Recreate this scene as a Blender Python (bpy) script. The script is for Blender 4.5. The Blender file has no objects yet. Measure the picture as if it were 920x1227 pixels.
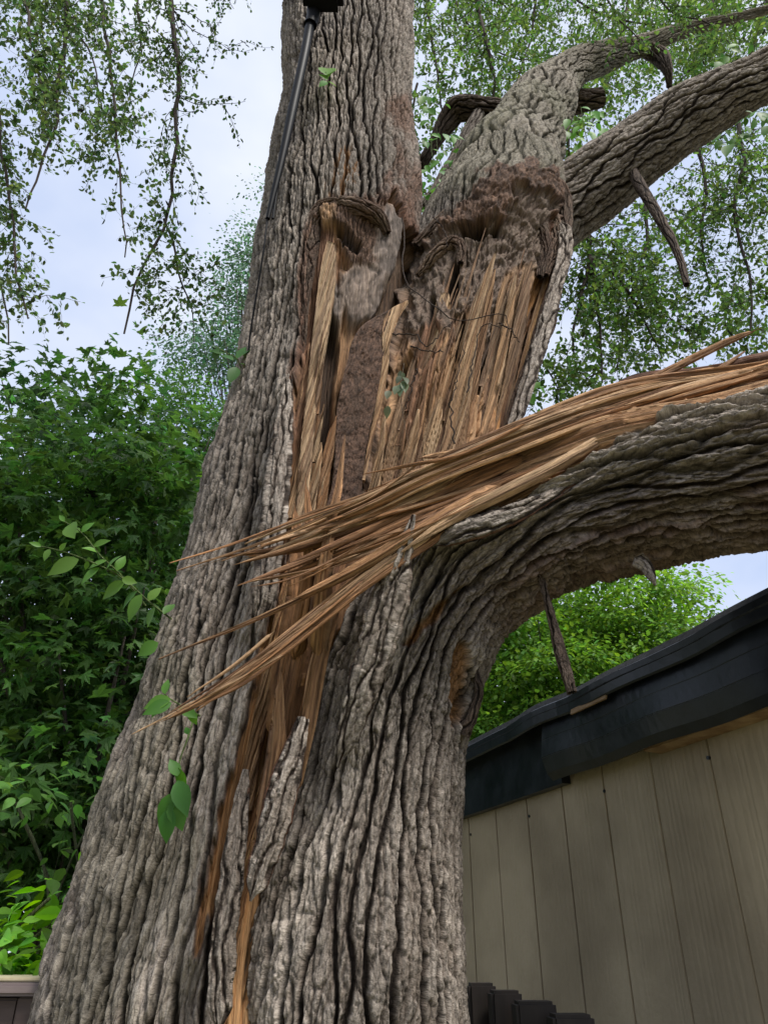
import bpy, math, random
import numpy as np
from math import radians as R
from mathutils import Vector

rng = np.random.default_rng(7)
random.seed(7)
C = bpy.context.scene.collection
scene = bpy.context.scene

# ------------------------------------------------------------------ camera
CAMZ, PITCH, FPX = 1.6, R(30), 929.0
cam_d = bpy.data.cameras.new('camera'); cam = bpy.data.objects.new('camera', cam_d); C.objects.link(cam)
cam.location = (0, 0, CAMZ); cam.rotation_euler = (R(90) + PITCH, 0, 0)
cam_d.sensor_fit = 'VERTICAL'; cam_d.sensor_height = 36; cam_d.lens = FPX / 1227 * 36
cam_d.clip_start = 0.05; cam_d.clip_end = 3000
scene.camera = cam
# ------------------------------------------------------------------ world, sun, exposure
SUN_EL, SUN_AZ = R(58), R(138)            # azimuth clockwise from +Y (the way the camera looks)
world = bpy.data.worlds.new('World'); scene.world = world; world.use_nodes = True
wn, wl = world.node_tree.nodes, world.node_tree.links
wn.clear()
wo = wn.new('ShaderNodeOutputWorld'); bg = wn.new('ShaderNodeBackground'); bg.inputs['Strength'].default_value = 0.132
sky = wn.new('ShaderNodeTexSky'); sky.sky_type = 'NISHITA'; sky.sun_disc = False
sky.sun_elevation = SUN_EL; sky.sun_rotation = SUN_AZ
tc = wn.new('ShaderNodeTexCoord'); mp = wn.new('ShaderNodeMapping'); mp.inputs['Scale'].default_value = (1, 1, 1.6)
nz = wn.new('ShaderNodeTexNoise'); nz.inputs['Scale'].default_value = 2.2; nz.inputs['Detail'].default_value = 5; nz.inputs['Roughness'].default_value = 0.5
cr = wn.new('ShaderNodeValToRGB')
cr.color_ramp.elements[0].position = 0.36; cr.color_ramp.elements[0].color = (3.3, 3.95, 5.5, 1)
cr.color_ramp.elements[1].position = 0.66; cr.color_ramp.elements[1].color = (5.8, 6.0, 6.5, 1)
mx = wn.new('ShaderNodeMix'); mx.data_type = 'RGBA'; mx.inputs[0].default_value = 0.90
wl.new(tc.outputs['Generated'], mp.inputs[0]); wl.new(mp.outputs[0], nz.inputs['Vector']); wl.new(nz.outputs['Fac'], cr.inputs[0])
wl.new(sky.outputs[0], mx.inputs[6]); wl.new(cr.outputs[0], mx.inputs[7]); wl.new(mx.outputs[2], bg.inputs['Color']); wl.new(bg.outputs[0], wo.inputs[0])
sun_d = bpy.data.lights.new('sun', 'SUN'); sun_d.energy = 3.9; sun_d.angle = R(18); sun_d.color = (1.0, 0.96, 0.9)
sun = bpy.data.objects.new('sun', sun_d); C.objects.link(sun)
sdir = Vector((math.sin(SUN_AZ) * math.cos(SUN_EL), math.cos(SUN_AZ) * math.cos(SUN_EL), math.sin(SUN_EL)))
sun.rotation_euler = sdir.to_track_quat('Z', 'Y').to_euler()
sun.location = (0, -5, 12)
vs = scene.view_settings
vs.view_transform = 'Standard'; vs.look = 'None'; vs.gamma = 1; vs.use_curve_mapping = False; vs.exposure = 0.46
scene.cycles.max_bounces = 6; scene.cycles.diffuse_bounces = 4; scene.cycles.transparent_max_bounces = 4

# ------------------------------------------------------------------ numeric helpers
c30, s30 = math.cos(PITCH), math.sin(PITCH)
def at(px, py, Y):
    u = (px - 460) / FPX; v = (613.5 - py) / FPX
    d = np.array((u, c30 - v * s30, s30 + v * c30)); t = Y / d[1]
    return d * t + np.array((0, 0, CAMZ)), t
def proj(P):
    fw = P[:, 1] * c30 + (P[:, 2] - CAMZ) * s30; up = -P[:, 1] * s30 + (P[:, 2] - CAMZ) * c30
    fw = np.maximum(fw, 0.05)
    return 460 + FPX * P[:, 0] / fw, 613.5 - FPX * up / fw
def _h(ix, iy, seed):
    ix = ix.astype(np.int64); iy = iy.astype(np.int64)
    n = (ix * 374761393 + iy * 668265263 + seed * 974634777) & 0xffffffff
    n = ((n ^ (n >> 13)) * 1274126177) & 0xffffffff
    return ((n ^ (n >> 16)) & 0xffffff) / float(0xffffff)
def perlin(x, y, seed=0):
    x0 = np.floor(x); y0 = np.floor(y); fx = x - x0; fy = y - y0
    def g(i, j):
        a = _h(x0 + i, y0 + j, seed) * 2 * np.pi
        return np.cos(a) * (fx - i) + np.sin(a) * (fy - j)
    u = fx * fx * fx * (fx * (fx * 6 - 15) + 10); v = fy * fy * fy * (fy * (fy * 6 - 15) + 10)
    return ((g(0, 0) * (1 - u) + g(1, 0) * u) * (1 - v) + (g(0, 1) * (1 - u) + g(1, 1) * u) * v) * 1.5
def fbm(x, y, seed=0, o=4, gain=0.5):
    s = 0; a = 1.0
    for k in range(o):
        s = s + a * perlin(x * 2 ** k + 13.7 * k, y * 2 ** k, seed + k); a *= gain
    return s
def voro(x, y, seed=0, jit=0.9):
    x0 = np.floor(x); y0 = np.floor(y)
    f1 = np.full(x.shape, 9.0); f2 = np.full(x.shape, 9.0); cid = np.zeros(x.shape)
    for i in (-1, 0, 1):
        for j in (-1, 0, 1):
            cx = x0 + i; cy = y0 + j
            px = cx + 0.5 + (_h(cx, cy, seed) - 0.5) * jit; py = cy + 0.5 + (_h(cx, cy, seed + 5) - 0.5) * jit
            d = np.hypot(px - x, py - y); idn = _h(cx, cy, seed + 9)
            near = d < f1
            f2 = np.where(near, f1, np.minimum(f2, d)); cid = np.where(near, idn, cid); f1 = np.where(near, d, f1)
    return f1, f2, cid
def sstep(a, b, x):
    t = np.clip((x - a) / (b - a), 0, 1); return t * t * (3 - 2 * t)
def sdf(px, py, poly):
    P = np.array(poly, float); n = len(P); d = np.full(px.shape, 1e9); ins = np.zeros(px.shape, bool)
    for i in range(n):
        ax, ay = P[i]; bx, by = P[(i + 1) % n]; ex, ey = bx - ax, by - ay
        wx, wy = px - ax, py - ay
        t = np.clip((wx * ex + wy * ey) / (ex * ex + ey * ey + 1e-9), 0, 1)
        d = np.minimum(d, np.hypot(wx - ex * t, wy - ey * t))
        if ey != 0:
            ins ^= ((ay > py) != (by > py)) & (px < ex * (py - ay) / ey + ax)
    return np.where(ins, d, -d)
def catmull(P, n):
    P = np.asarray(P, float); m = len(P)
    if m == 2: return P[0] + (P[1] - P[0]) * np.linspace(0, 1, n)[:, None]
    Q = np.vstack([2 * P[0] - P[1], P, 2 * P[-1] - P[-2]])
    seg = np.linalg.norm(np.diff(P[:, :3], axis=0), axis=1) ** 0.5 + 1e-6
    cum = np.concatenate([[0], np.cumsum(seg ** 2)]); s = np.linspace(0, cum[-1], n)
    k = np.clip(np.searchsorted(cum, s, side='right') - 1, 0, m - 2); t = ((s - cum[k]) / (cum[k + 1] - cum[k]))[:, None]
    p0, p1, p2, p3 = Q[k], Q[k + 1], Q[k + 2], Q[k + 3]
    return 0.5 * (2 * p1 + (p2 - p0) * t + (2 * p0 - 5 * p1 + 4 * p2 - p3) * t ** 2 + (3 * p1 - p0 - 3 * p2 + p3) * t ** 3)
def mesh(name, V, F, mat, parent=None, col=None, wood=None, uv=None, smooth=True, tris=None):
    """V (n,3), F (m,k) or list of such arrays, per-vertex colour / wood flag / uv."""
    if not isinstance(F, list): F = [F]
    F = [np.asarray(f, np.int32) for f in F if len(f)]
    me = bpy.data.meshes.new(name)
    nl = sum(f.size for f in F); nf = sum(len(f) for f in F)
    me.vertices.add(len(V)); me.vertices.foreach_set('co', np.ascontiguousarray(V, np.float32).ravel())
    me.loops.add(nl); me.polygons.add(nf)
    li = np.concatenate([f.ravel() for f in F]); me.loops.foreach_set('vertex_index', li)
    tot = np.concatenate([np.full(len(f), f.shape[1], np.int32) for f in F])
    me.polygons.foreach_set('loop_start', np.concatenate([[0], np.cumsum(tot)[:-1]]).astype(np.int32))
    me.update(calc_edges=True)
    me.polygons.foreach_set('use_smooth', np.full(nf, bool(smooth)))
    if col is not None:
        a = me.color_attributes.new('col', 'FLOAT_COLOR', 'POINT')
        a.data.foreach_set('color', np.hstack([np.clip(col, 0, 1), np.ones((len(V), 1))]).astype(np.float32).ravel())
    if wood is not None:
        a = me.attributes.new('wood', 'FLOAT', 'POINT'); a.data.foreach_set('value', np.asarray(wood, np.float32))
    if uv is not None:
        u = me.uv_layers.new(name='UVMap'); u.data.foreach_set('uv', np.asarray(uv, np.float32)[li].ravel())
    me.materials.append(mat); me.validate()
    o = bpy.data.objects.new(name, me); C.objects.link(o)
    if parent is not None: o.parent = parent
    return o
def tag(o, label=None, cat=None, group=None, kind=None):
    if label: o['label'] = label
    if cat: o['category'] = cat
    if group: o['group'] = group
    if kind: o['kind'] = kind
    return o
def empty(name, loc=(0, 0, 0)):
    o = bpy.data.objects.new(name, None); C.objects.link(o); o.empty_display_size = 0.2
    o.location = loc
    return o
def adopt(child, parent):
    """parent without moving: meshes are in world coordinates, the root stands at its base"""
    child.parent = parent; child.matrix_parent_inverse = __import__('mathutils').Matrix.Translation(-Vector(parent.location))
    return child

# ------------------------------------------------------------------ materials
def newmat(name):
    m = bpy.data.materials.new(name); m.use_nodes = True; n = m.node_tree.nodes; n.clear()
    out = n.new('ShaderNodeOutputMaterial'); b = n.new('ShaderNodeBsdfPrincipled')
    m.node_tree.links.new(b.outputs[0], out.inputs[0]); return m, n, m.node_tree.links, b, out
def mat_surface():
    m, n, l, b, out = newmat('bark_and_wood')
    at_ = n.new('ShaderNodeAttribute'); at_.attribute_name = 'col'
    wd = n.new('ShaderNodeAttribute'); wd.attribute_name = 'wood'
    uv = n.new('ShaderNodeUVMap')
    def noise(sx, sy, sc, det, rough=0.6):
        mp = n.new('ShaderNodeMapping'); mp.inputs['Scale'].default_value = (sx, sy, 1); l.new(uv.outputs[0], mp.inputs[0])
        t = n.new('ShaderNodeTexNoise'); t.inputs['Scale'].default_value = sc; t.inputs['Detail'].default_value = det; t.inputs['Roughness'].default_value = rough
        l.new(mp.outputs[0], t.inputs['Vector']); return t.outputs['Fac']
    def math_(op, a, b_=None):
        k = n.new('ShaderNodeMath'); k.operation = op
        for i, v in enumerate((a, b_)):
            if v is None: continue
            if isinstance(v, (int, float)): k.inputs[i].default_value = v
            else: l.new(v, k.inputs[i])
        return k.outputs[0]
    def mixf(f, a, b_):
        k = n.new('ShaderNodeMix'); l.new(f, k.inputs[0]); l.new(a, k.inputs[2]); l.new(b_, k.inputs[3]); return k.outputs[0]
    bark = noise(1, .40, 62, 5, .78); grit = noise(1, .75, 230, 3, .8); wood = noise(1, .035, 330, 5, .65); wood2 = noise(1, .02, 75, 3)
    def cracks(scale, sy, w):
        mp = n.new('ShaderNodeMapping'); mp.inputs['Scale'].default_value = (1, sy, 1); l.new(uv.outputs[0], mp.inputs[0])
        dn = n.new('ShaderNodeTexNoise'); dn.inputs['Scale'].default_value = scale * .8; dn.inputs['Detail'].default_value = 1; l.new(mp.outputs[0], dn.inputs['Vector'])
        dv = n.new('ShaderNodeVectorMath'); dv.operation = 'SCALE'; dv.inputs['Scale'].default_value = 1.1 / scale; l.new(dn.outputs['Color'], dv.inputs[0])
        av = n.new('ShaderNodeVectorMath'); av.operation = 'ADD'; l.new(mp.outputs[0], av.inputs[0]); l.new(dv.outputs[0], av.inputs[1])
        vo = n.new('ShaderNodeTexVoronoi'); vo.feature = 'DISTANCE_TO_EDGE'; vo.inputs['Scale'].default_value = scale; l.new(av.outputs[0], vo.inputs['Vector'])
        mr = n.new('ShaderNodeMapRange'); mr.inputs[2].default_value = w; l.new(vo.outputs['Distance'], mr.inputs[0]); return mr.outputs[0]
    ck = math_('MULTIPLY', cracks(68, .27, .15), .115)
    fb = math_('ADD', math_('ADD', math_('MULTIPLY', bark, .65), math_('MULTIPLY', grit, .40)), math_('ADD', ck, .055))
    fw = math_('ADD', math_('MULTIPLY', wood, .8), math_('MULTIPLY', wood2, .6))
    f = mixf(wd.outputs['Fac'], fb, fw)                       # about 0.7 mean
    gain = math_('ADD', math_('MULTIPLY', math_('SUBTRACT', f, .7), 3.4), 1.0)
    gain = math_('MAXIMUM', gain, .3)
    sc = n.new('ShaderNodeVectorMath'); sc.operation = 'SCALE'; l.new(at_.outputs['Color'], sc.inputs[0]); l.new(gain, sc.inputs['Scale'])
    l.new(sc.outputs[0], b.inputs['Base Color'])
    b.inputs['Roughness'].default_value = .88; b.inputs['Specular IOR Level'].default_value = .25
    bp = n.new('ShaderNodeBump'); bp.inputs['Strength'].default_value = 1.0; bp.inputs['Distance'].default_value = .014
    l.new(f, bp.inputs['Height']); l.new(bp.outputs[0], b.inputs['Normal'])
    return m
SURF = mat_surface()
def mat_leaf(name, trans=.45, rough=.5):
    m, n, l, b, out = newmat(name)
    a = n.new('ShaderNodeAttribute'); a.attribute_name = 'col'
    l.new(a.outputs['Color'], b.inputs['Base Color']); b.inputs['Roughness'].default_value = rough; b.inputs['Specular IOR Level'].default_value = .3
    tr = n.new('ShaderNodeBsdfTranslucent'); hs = n.new('ShaderNodeHueSaturation'); hs.inputs['Value'].default_value = 1.6; hs.inputs['Hue'].default_value = .485
    hs.inputs['Saturation'].default_value = 1.1
    l.new(a.outputs['Color'], hs.inputs['Color']); l.new(hs.outputs[0], tr.inputs[0])
    mx = n.new('ShaderNodeMixShader'); mx.inputs[0].default_value = trans
    l.new(b.outputs[0], mx.inputs[1]); l.new(tr.outputs[0], mx.inputs[2]); l.new(mx.outputs[0], out.inputs[0])
    return m
LEAF = mat_leaf('leaf_green')
def mat_noise(name, c1, c2, scale, rough=.8, stretch=(1, 1, 1), bump=.3, dist=.004, spec=.3, detail=5):
    m, n, l, b, out = newmat(name)
    tc = n.new('ShaderNodeTexCoord'); mp = n.new('ShaderNodeMapping'); mp.inputs['Scale'].default_value = stretch
    t = n.new('ShaderNodeTexNoise'); t.inputs['Scale'].default_value = scale; t.inputs['Detail'].default_value = detail; t.inputs['Roughness'].default_value = .6
    cr = n.new('ShaderNodeValToRGB'); cr.color_ramp.elements[0].position = .35; cr.color_ramp.elements[1].position = .68
    cr.color_ramp.elements[0].color = (*c1, 1); cr.color_ramp.elements[1].color = (*c2, 1)
    l.new(tc.outputs['Object'], mp.inputs[0]); l.new(mp.outputs[0], t.inputs['Vector']); l.new(t.outputs['Fac'], cr.inputs[0]); l.new(cr.outputs[0], b.inputs['Base Color'])
    b.inputs['Roughness'].default_value = rough; b.inputs['Specular IOR Level'].default_value = spec
    bp = n.new('ShaderNodeBump'); bp.inputs['Strength'].default_value = bump; bp.inputs['Distance'].default_value = dist
    l.new(t.outputs['Fac'], bp.inputs['Height']); l.new(bp.outputs[0], b.inputs['Normal'])
    return m

# ------------------------------------------------------------------ surface functions
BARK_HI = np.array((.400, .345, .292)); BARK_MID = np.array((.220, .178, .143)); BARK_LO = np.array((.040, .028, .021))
RED = np.array((.120, .056, .032)); DARK = np.array((.050, .032, .022)); TAN = np.array((.39, .235, .125)); FRESH = np.array((.29, .145, .065))
ORANGE = np.array((.43, .20, .06)); GREYW = np.array((.200, .175, .160)); FRASS = np.array((.105, .062, .042)); MOSS = np.array((.125, .122, .075))
def bark(u, v, seed, su=.055, sv=.42, fine=1.0):
    """bark height 0..1: long flat ridges between narrow wandering furrows, broken into plates"""
    uu = u + .016 * fbm(u * 2.0, v * .9, seed + 40, 2)
    rough = .0045 * fbm(u * 46, v * 13, seed + 41, 4, .6)
    def furrow(sw, sl, sd, amp):
        x = (uu + rough) / sw; k0 = np.floor(x); best = np.full(x.shape, 9.0); rid = k0.copy()
        cnt = np.zeros(x.shape)
        for dk in (-1, 0, 1, 2):
            k = k0 + dk
            ph = _h(k, k * 0 + 3, sd) * 50
            b = k + amp * (perlin(ph + k * 7.31, v / sl, sd + 1) * 1.25 + .35 * perlin(ph + k * 3.1, v / (sl * .3), sd + 2))
            dd = x - b; cnt += (dd > 0); best = np.minimum(best, np.abs(dd))
        return best * sw, k0 - 1 + cnt
    d1, r1id = furrow(su, sv, seed, .62)
    d2, r2id = furrow(su * .42, sv * .42, seed + 50, .75)
    e1 = 1 - np.exp(-(d1 / (su * .125)) ** 3.0); e2 = 1 - np.exp(-(d2 / (su * .075)) ** 1.8)
    # oblique breaks along each ridge
    vs_ = v + .5 * (uu - r1id * su) + .012 * fbm(u * 40, v * 18, seed + 43, 2)
    f1, f2, c1 = voro(r1id + .5 + 0 * u, vs_ / .13, seed + 11, .9)
    brk = 1 - np.exp(-((f2 - f1) * .13 / .006) ** 1.3)
    g1, g2, cid = voro((uu + rough) / .011, v / .046 + .4 * perlin(u * 80, v * 45, seed + 17), seed + 15)
    p2 = sstep(.0, .25, g2 - g1)
    n3 = fbm(u * 110, v * 60, seed + 20, 3)
    h = e1 * (.36 + .20 * e2 + .16 * c1 + fine * (.13 * cid + .07 * p2 + .05 * n3)) - .12 * (1 - brk) * e1
    r = e1 * (.55 + .45 * e2) * (.75 + .25 * brk)
    return h, r, .6 * cid + .4 * c1
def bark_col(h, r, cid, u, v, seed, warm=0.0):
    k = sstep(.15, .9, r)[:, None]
    col = BARK_LO * (1 - k) + BARK_MID * k  # furrow brown, deepened so that the furrow shadow is painted into the colour
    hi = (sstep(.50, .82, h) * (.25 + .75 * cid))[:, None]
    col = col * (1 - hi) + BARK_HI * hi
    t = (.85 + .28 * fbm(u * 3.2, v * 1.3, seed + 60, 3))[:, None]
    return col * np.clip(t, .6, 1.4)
def woodh(u, v, seed, sw=.022, sl=.55, step=.012):
    uu = u + .010 * fbm(u * 5, v * 1.4, seed + 3, 3)
    f1, f2, cid = voro(uu / sw, v / sl, seed, 1.0)
    g1, g2, gid = voro(uu / (sw * .3), v / (sl * .6), seed + 6, 1.0)
    fine = fbm(uu / .0045, v / .25, seed + 30, 3)
    h = step * (cid - .5) * sstep(0, .10, f2 - f1) + step * .45 * (gid - .5) + .0012 * fine - .010 * (1 - sstep(0, .09, f2 - f1))
    return h, cid, gid, fine, (f2 - f1)
def wood_col(cid, gid, fine, edge, u, v, seed, a=TAN, b=FRESH, d=RED):
    k = sstep(.1, .9, .6 * cid + .4 * gid + .25 * fbm(u * 6, v * 2.0, seed + 71, 3))[:, None]
    col = a * k + b * (1 - k)
    dk = (sstep(.78, .92, gid) * .55)[:, None]
    col = col * (1 - dk) + d * 1.3 * dk
    col = col * (1 + .22 * fine)[:, None]
    g = (1 - sstep(0, .05, edge))[:, None] * .4
    return np.clip(col * (1 - g) + DARK * g, .01, .9)

def tube(ctrl, nv, nth, ground=None, front_dense=2.2, flat=None):
    """ctrl: (px, py, Y, halfwidth px). returns grid C, F(front), S(side), r, theta, v"""
    pts = []
    for px, py, Y, hw in ctrl:
        P, t = at(px, py, Y); pts.append([*P, hw / FPX * t])
    if ground is not None: pts = [list(g) for g in ground] + pts
    Q = catmull(pts, nv); P = Q[:, :3]; r = np.maximum(Q[:, 3], .002)
    T = np.gradient(P, axis=0); T /= np.linalg.norm(T, axis=1)[:, None]
    tocam = np.array((0, 0, CAMZ)) - P; tocam[:, 2] *= .35
    Fd = tocam - (tocam * T).sum(1)[:, None] * T; Fd /= np.linalg.norm(Fd, axis=1)[:, None]
    S = np.cross(T, Fd)
    v = np.concatenate([[0], np.cumsum(np.linalg.norm(np.diff(P, axis=0), axis=1))])
    x = np.linspace(-1, 1, nth, endpoint=False)
    th = np.pi * (x * (1 / front_dense) + (1 - 1 / front_dense) * x ** 5) if front_dense != 1 else np.pi * x
    return P, Fd, S, r, th, v
def grid_faces(nv, nth, wrap=True):
    i = np.arange(nv - 1)[:, None]; j = np.arange(nth if wrap else nth - 1)[None]
    a = i * nth + j; b = i * nth + (j + 1) % nth
    return np.stack([a, b, b + nth, a + nth], -1).reshape(-1, 4)

# ------------------------------------------------------------------ the big damaged tree
ROOT = empty('damaged_tree', (-.15, 2.6, 0))
tag(ROOT, 'huge grey barked tree with split trunk, torn orange wood and a broken limb', 'tree')

def build_tube(name, ctrl, nv, nth, seed, ground=None, amp=.032, su=.062, sv=.42, shade=None, carve=None, parent=ROOT, dense=2.2, lump=.03, tint=None):
    P, Fd, S, r, th, v = tube(ctrl, nv, nth, ground, dense)
    V_, TH = np.meshgrid(v, th, indexing='ij'); V_ = V_.ravel(); TH = TH.ravel()
    Rr = np.repeat(r, len(th)); rref = float(np.median(r))
    Pc = np.repeat(P, len(th), 0); Fc = np.repeat(Fd, len(th), 0); Sc = np.repeat(S, len(th), 0)
    D = Fc * np.cos(TH)[:, None] + Sc * np.sin(TH)[:, None]
    base = Pc + D * Rr[:, None]
    px, py = proj(base)
    U = TH * rref
    h, rr, cid = bark(U, V_, seed, su, sv)
    edge_fade = sstep(np.pi, np.pi - .25, np.abs(TH))
    h = .6 + (h - .6) * edge_fade
    lum = lump * (fbm(U * 2.2, V_ * 1.1, seed + 90, 3)) * edge_fade * (Rr / rref)
    disp = lum + amp * (h - .70)
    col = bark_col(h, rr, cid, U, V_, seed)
    wd = np.zeros(len(U))
    ctx = dict(px=px, py=py, U=U, V=V_, TH=TH, R=Rr, D=D, h=h, rr=rr, cid=cid, disp=disp, col=col, wd=wd, lum=lum, seed=seed)
    if carve: carve(ctx)
    pos = base + D * ctx['disp'][:, None]
    if 'off' in ctx: pos = pos + ctx['off']
    F = grid_faces(nv, nth)
    o = mesh(name, pos, F, SURF, None, ctx['col'], ctx['wd'], np.stack([U, V_], 1))
    adopt(o, parent); return o
def paint(c, m, color, k=1.0):
    m = np.clip(m * k, 0, 1)[:, None]; c['col'] = c['col'] * (1 - m) + np.asarray(color) * m * (.75 + .5 * c['h'])[:, None]
def pm(c, poly, soft=6, jit=8, sc=(.05, .012), seed=0):
    j = jit * fbm(c['px'] * sc[0], c['py'] * sc[1], 300 + seed, 3)
    return sstep(-soft, soft, sdf(c['px'], c['py'], poly) + j)

def shade_wood(c, m, seed, depth, sw=.022, sl=.55, step=.012, a=TAN, b=FRESH, d=RED, rim=True, dpx=None):
    wh, cid, gid, fine, e = woodh(c['U'], c['V'], seed, sw, sl, step)
    wc = wood_col(cid, gid, fine, e, c['U'], c['V'], seed, a, b, d)
    c['disp'] = c['disp'] * (1 - m) + (c['lum'] - depth + wh) * m
    c['col'] = c['col'] * (1 - m[:, None]) + wc * m[:, None]
    c['wd'] = np.maximum(c['wd'], m)

A_POLY = [(400, 248), (378, 262), (368, 300), (362, 400), (352, 480), (343, 560), (336, 620), (340, 680), (320, 760), (297, 860), (275, 940), (251, 1030), (234, 1145),
          (256, 1075), (292, 930), (290, 990), (275, 1080), (262, 1150), (252, 1260), (290, 1260), (620, 1240), (620, 330), (508, 325), (497, 285), (484, 262), (474, 228), (462, 245)]
def carve_T1(c):
    front = (np.abs(c['TH']) < 2.0).astype(float)
    px, py = c['px'], c['py']
    d = sdf(px, py, A_POLY) + 6 * fbm(px * .09, py * .016, 11, 3)
    m = sstep(-1.5, 1.5, d) * front
    # bark features first: thick lighter slabs beside the wound, moss tint, rusty edge, orange stain
    slab = pm(c, [(330, 430), (352, 440), (345, 600), (330, 690), (310, 800), (262, 1000), (225, 1150), (190, 1227), (160, 1227), (205, 1050), (262, 850), (300, 700), (320, 560)], 8, 10, seed=1) * front * (1 - m)
    paint(c, slab, BARK_HI * 1.12, .62); c['disp'] += .012 * slab
    paint(c, sstep(0, -120, px - (420 - (py) * .25)) * .0, MOSS)
    green = pm(c, [(40, 1240), (110, 960), (200, 740), (250, 1000), (170, 1240)], 30, 60, (.03, .008), seed=2) * front
    paint(c, green * (1 - m), MOSS * 1.6, .20)
    rust = pm(c, [(468, 120), (520, 100), (520, 300), (440, 300), (452, 230), (470, 190)], 6, 14, seed=3) * front
    paint(c, rust * sstep(.15, .9, .6 + .5 * fbm(px * .05, py * .02, 66, 3)), RED * 1.1, .7)
    stain = pm(c, [(392, 238), (396, 205), (412, 180), (428, 190), (424, 222), (410, 245)], 4, 12, (.09, .05), seed=4) * front
    paint(c, stain * (c['h'] < .6), ORANGE * .8, .6)
    rim = sstep(-13, -2, d) * (1 - m) * front * (py < 640)
    paint(c, rim, RED, .8)
    rim2 = sstep(-6, -1, d) * (1 - m) * front * (py >= 640)
    paint(c, rim2, RED * .8, .7)
    c['disp'] += .010 * sstep(-16, -4, d) * (1 - m) * front
    shade_wood(c, m, 501, .055 - .032 * sstep(640, 720, py), .022, .6, .016, a=TAN * 1.02, b=FRESH)
    if True:
        low = m * sstep(640, 760, py); paint(c, low, np.array((.50, .27, .115)), .62)
        # rusty brown strip, tan strip, grey weathered swirl, dark hollows
        brown = pm(c, [(365, 262), (400, 245), (392, 300), (372, 420), (362, 480), (350, 560), (340, 560), (352, 440), (360, 320)], 4, 8, seed=5) * m
        paint(c, brown, RED * .9, .85)
        c['disp'] += .018 * brown
        hollow = pm(c, [(372, 400), (405, 330), (408, 400), (410, 470), (402, 560), (392, 610), (378, 600), (384, 500)], 5, 10, seed=6) * m
        paint(c, hollow, DARK, .9); c['disp'] -= .05 * hollow
        frs = pm(c, [(455, 250), (505, 240), (505, 420), (452, 400), (462, 330)], 5, 10, seed=7) * m
        paint(c, frs, DARK * 1.1, .8); c['disp'] -= .03 * frs
        swm = pm(c, [(450, 232), (470, 236), (482, 262), (480, 300), (468, 340), (452, 378), (425, 390), (400, 368), (396, 330), (404, 305), (425, 315), (443, 295)], 9, 14, seed=8) * m
        qx, qy = (px - 438) / 60, (py - 300) / 70
        ang = np.hypot(qx + .15 * fbm(px * .03, py * .03, 77), qy * 1.2)
        rings = np.sin(ang * 30 + 5 * fbm(px * .05, py * .05, 78, 4)) * sstep(310, 345, py) + np.sin((px - .35 * py) * .9 + 2 * fbm(px * .04, py * .02, 79)) * (1 - sstep(310, 345, py)) * .6
        paint(c, swm, GREYW * np.array((.92, .86, .80)), .85)
        gr = fbm(px * .10 + .8 * np.sin(py * .05) + 2 * fbm(px * .03, py * .03, 79), py * .022, 85, 4)
        c['col'] *= (1 + swm * (.10 * rings + .55 * gr))[:, None]
        c['disp'] = c['disp'] * (1 - swm) + (c['lum'] - .012 + .0012 * rings + .006 * gr + .02 * sstep(330, 250, py)) * swm
        lump = pm(c, [(382, 262), (384, 243), (402, 236), (440, 244), (462, 240), (452, 285), (446, 310), (425, 316), (412, 300), (405, 268)], 4, 9, (.06, .06), seed=9) * front
        n = fbm(px * .11, py * .11, 82, 4); hb2, rb2, cb2 = bark(c['U'], c['V'], 98, .020, .10)
        paint(c, lump, DARK * 1.8 + RED * .35, .95); c['disp'] = c['disp'] * (1 - lump) + (c['lum'] - .006 + .012 * np.abs(n) + .012 * (hb2 - .6)) * lump
        c['col'] *= (1 - .5 * lump * (1 - rb2))[:, None]
        nub = pm(c, [(382, 252), (388, 244), (400, 246), (402, 258), (398, 272), (386, 268)], 3, 3, seed=10) * front
        paint(c, nub, TAN * .9, .9); c['disp'] += .02 * nub
        hol2 = pm(c, [(404, 268), (412, 268), (436, 292), (430, 300), (412, 290)], 3, 3, seed=12) * front
        paint(c, hol2, DARK * .7, .9); c['disp'] -= .045 * hol2
        c['wd'] = np.clip(c['wd'] - lump, 0, 1)

T1c = [(228, 1400, 2.66, 196), (236, 1227, 2.66, 187), (275, 1000, 2.66, 156), (318, 800, 2.67, 134), (362, 620, 2.68, 121), (394, 450, 2.70, 106),
       (411, 260, 2.72, 93), (416, 130, 2.74, 80), (419, 0, 2.76, 77), (421, -160, 2.80, 70), (424, -330, 2.85, 66)]
trunk = build_tube('trunk', T1c, 1180, 620, 1, ground=[(-.52, 2.62, -.15, .78), (-.50, 2.63, .35, .56), (-.49, 2.64, .8, .47)], carve=carve_T1, su=.056, sv=.42, amp=.056)

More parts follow.
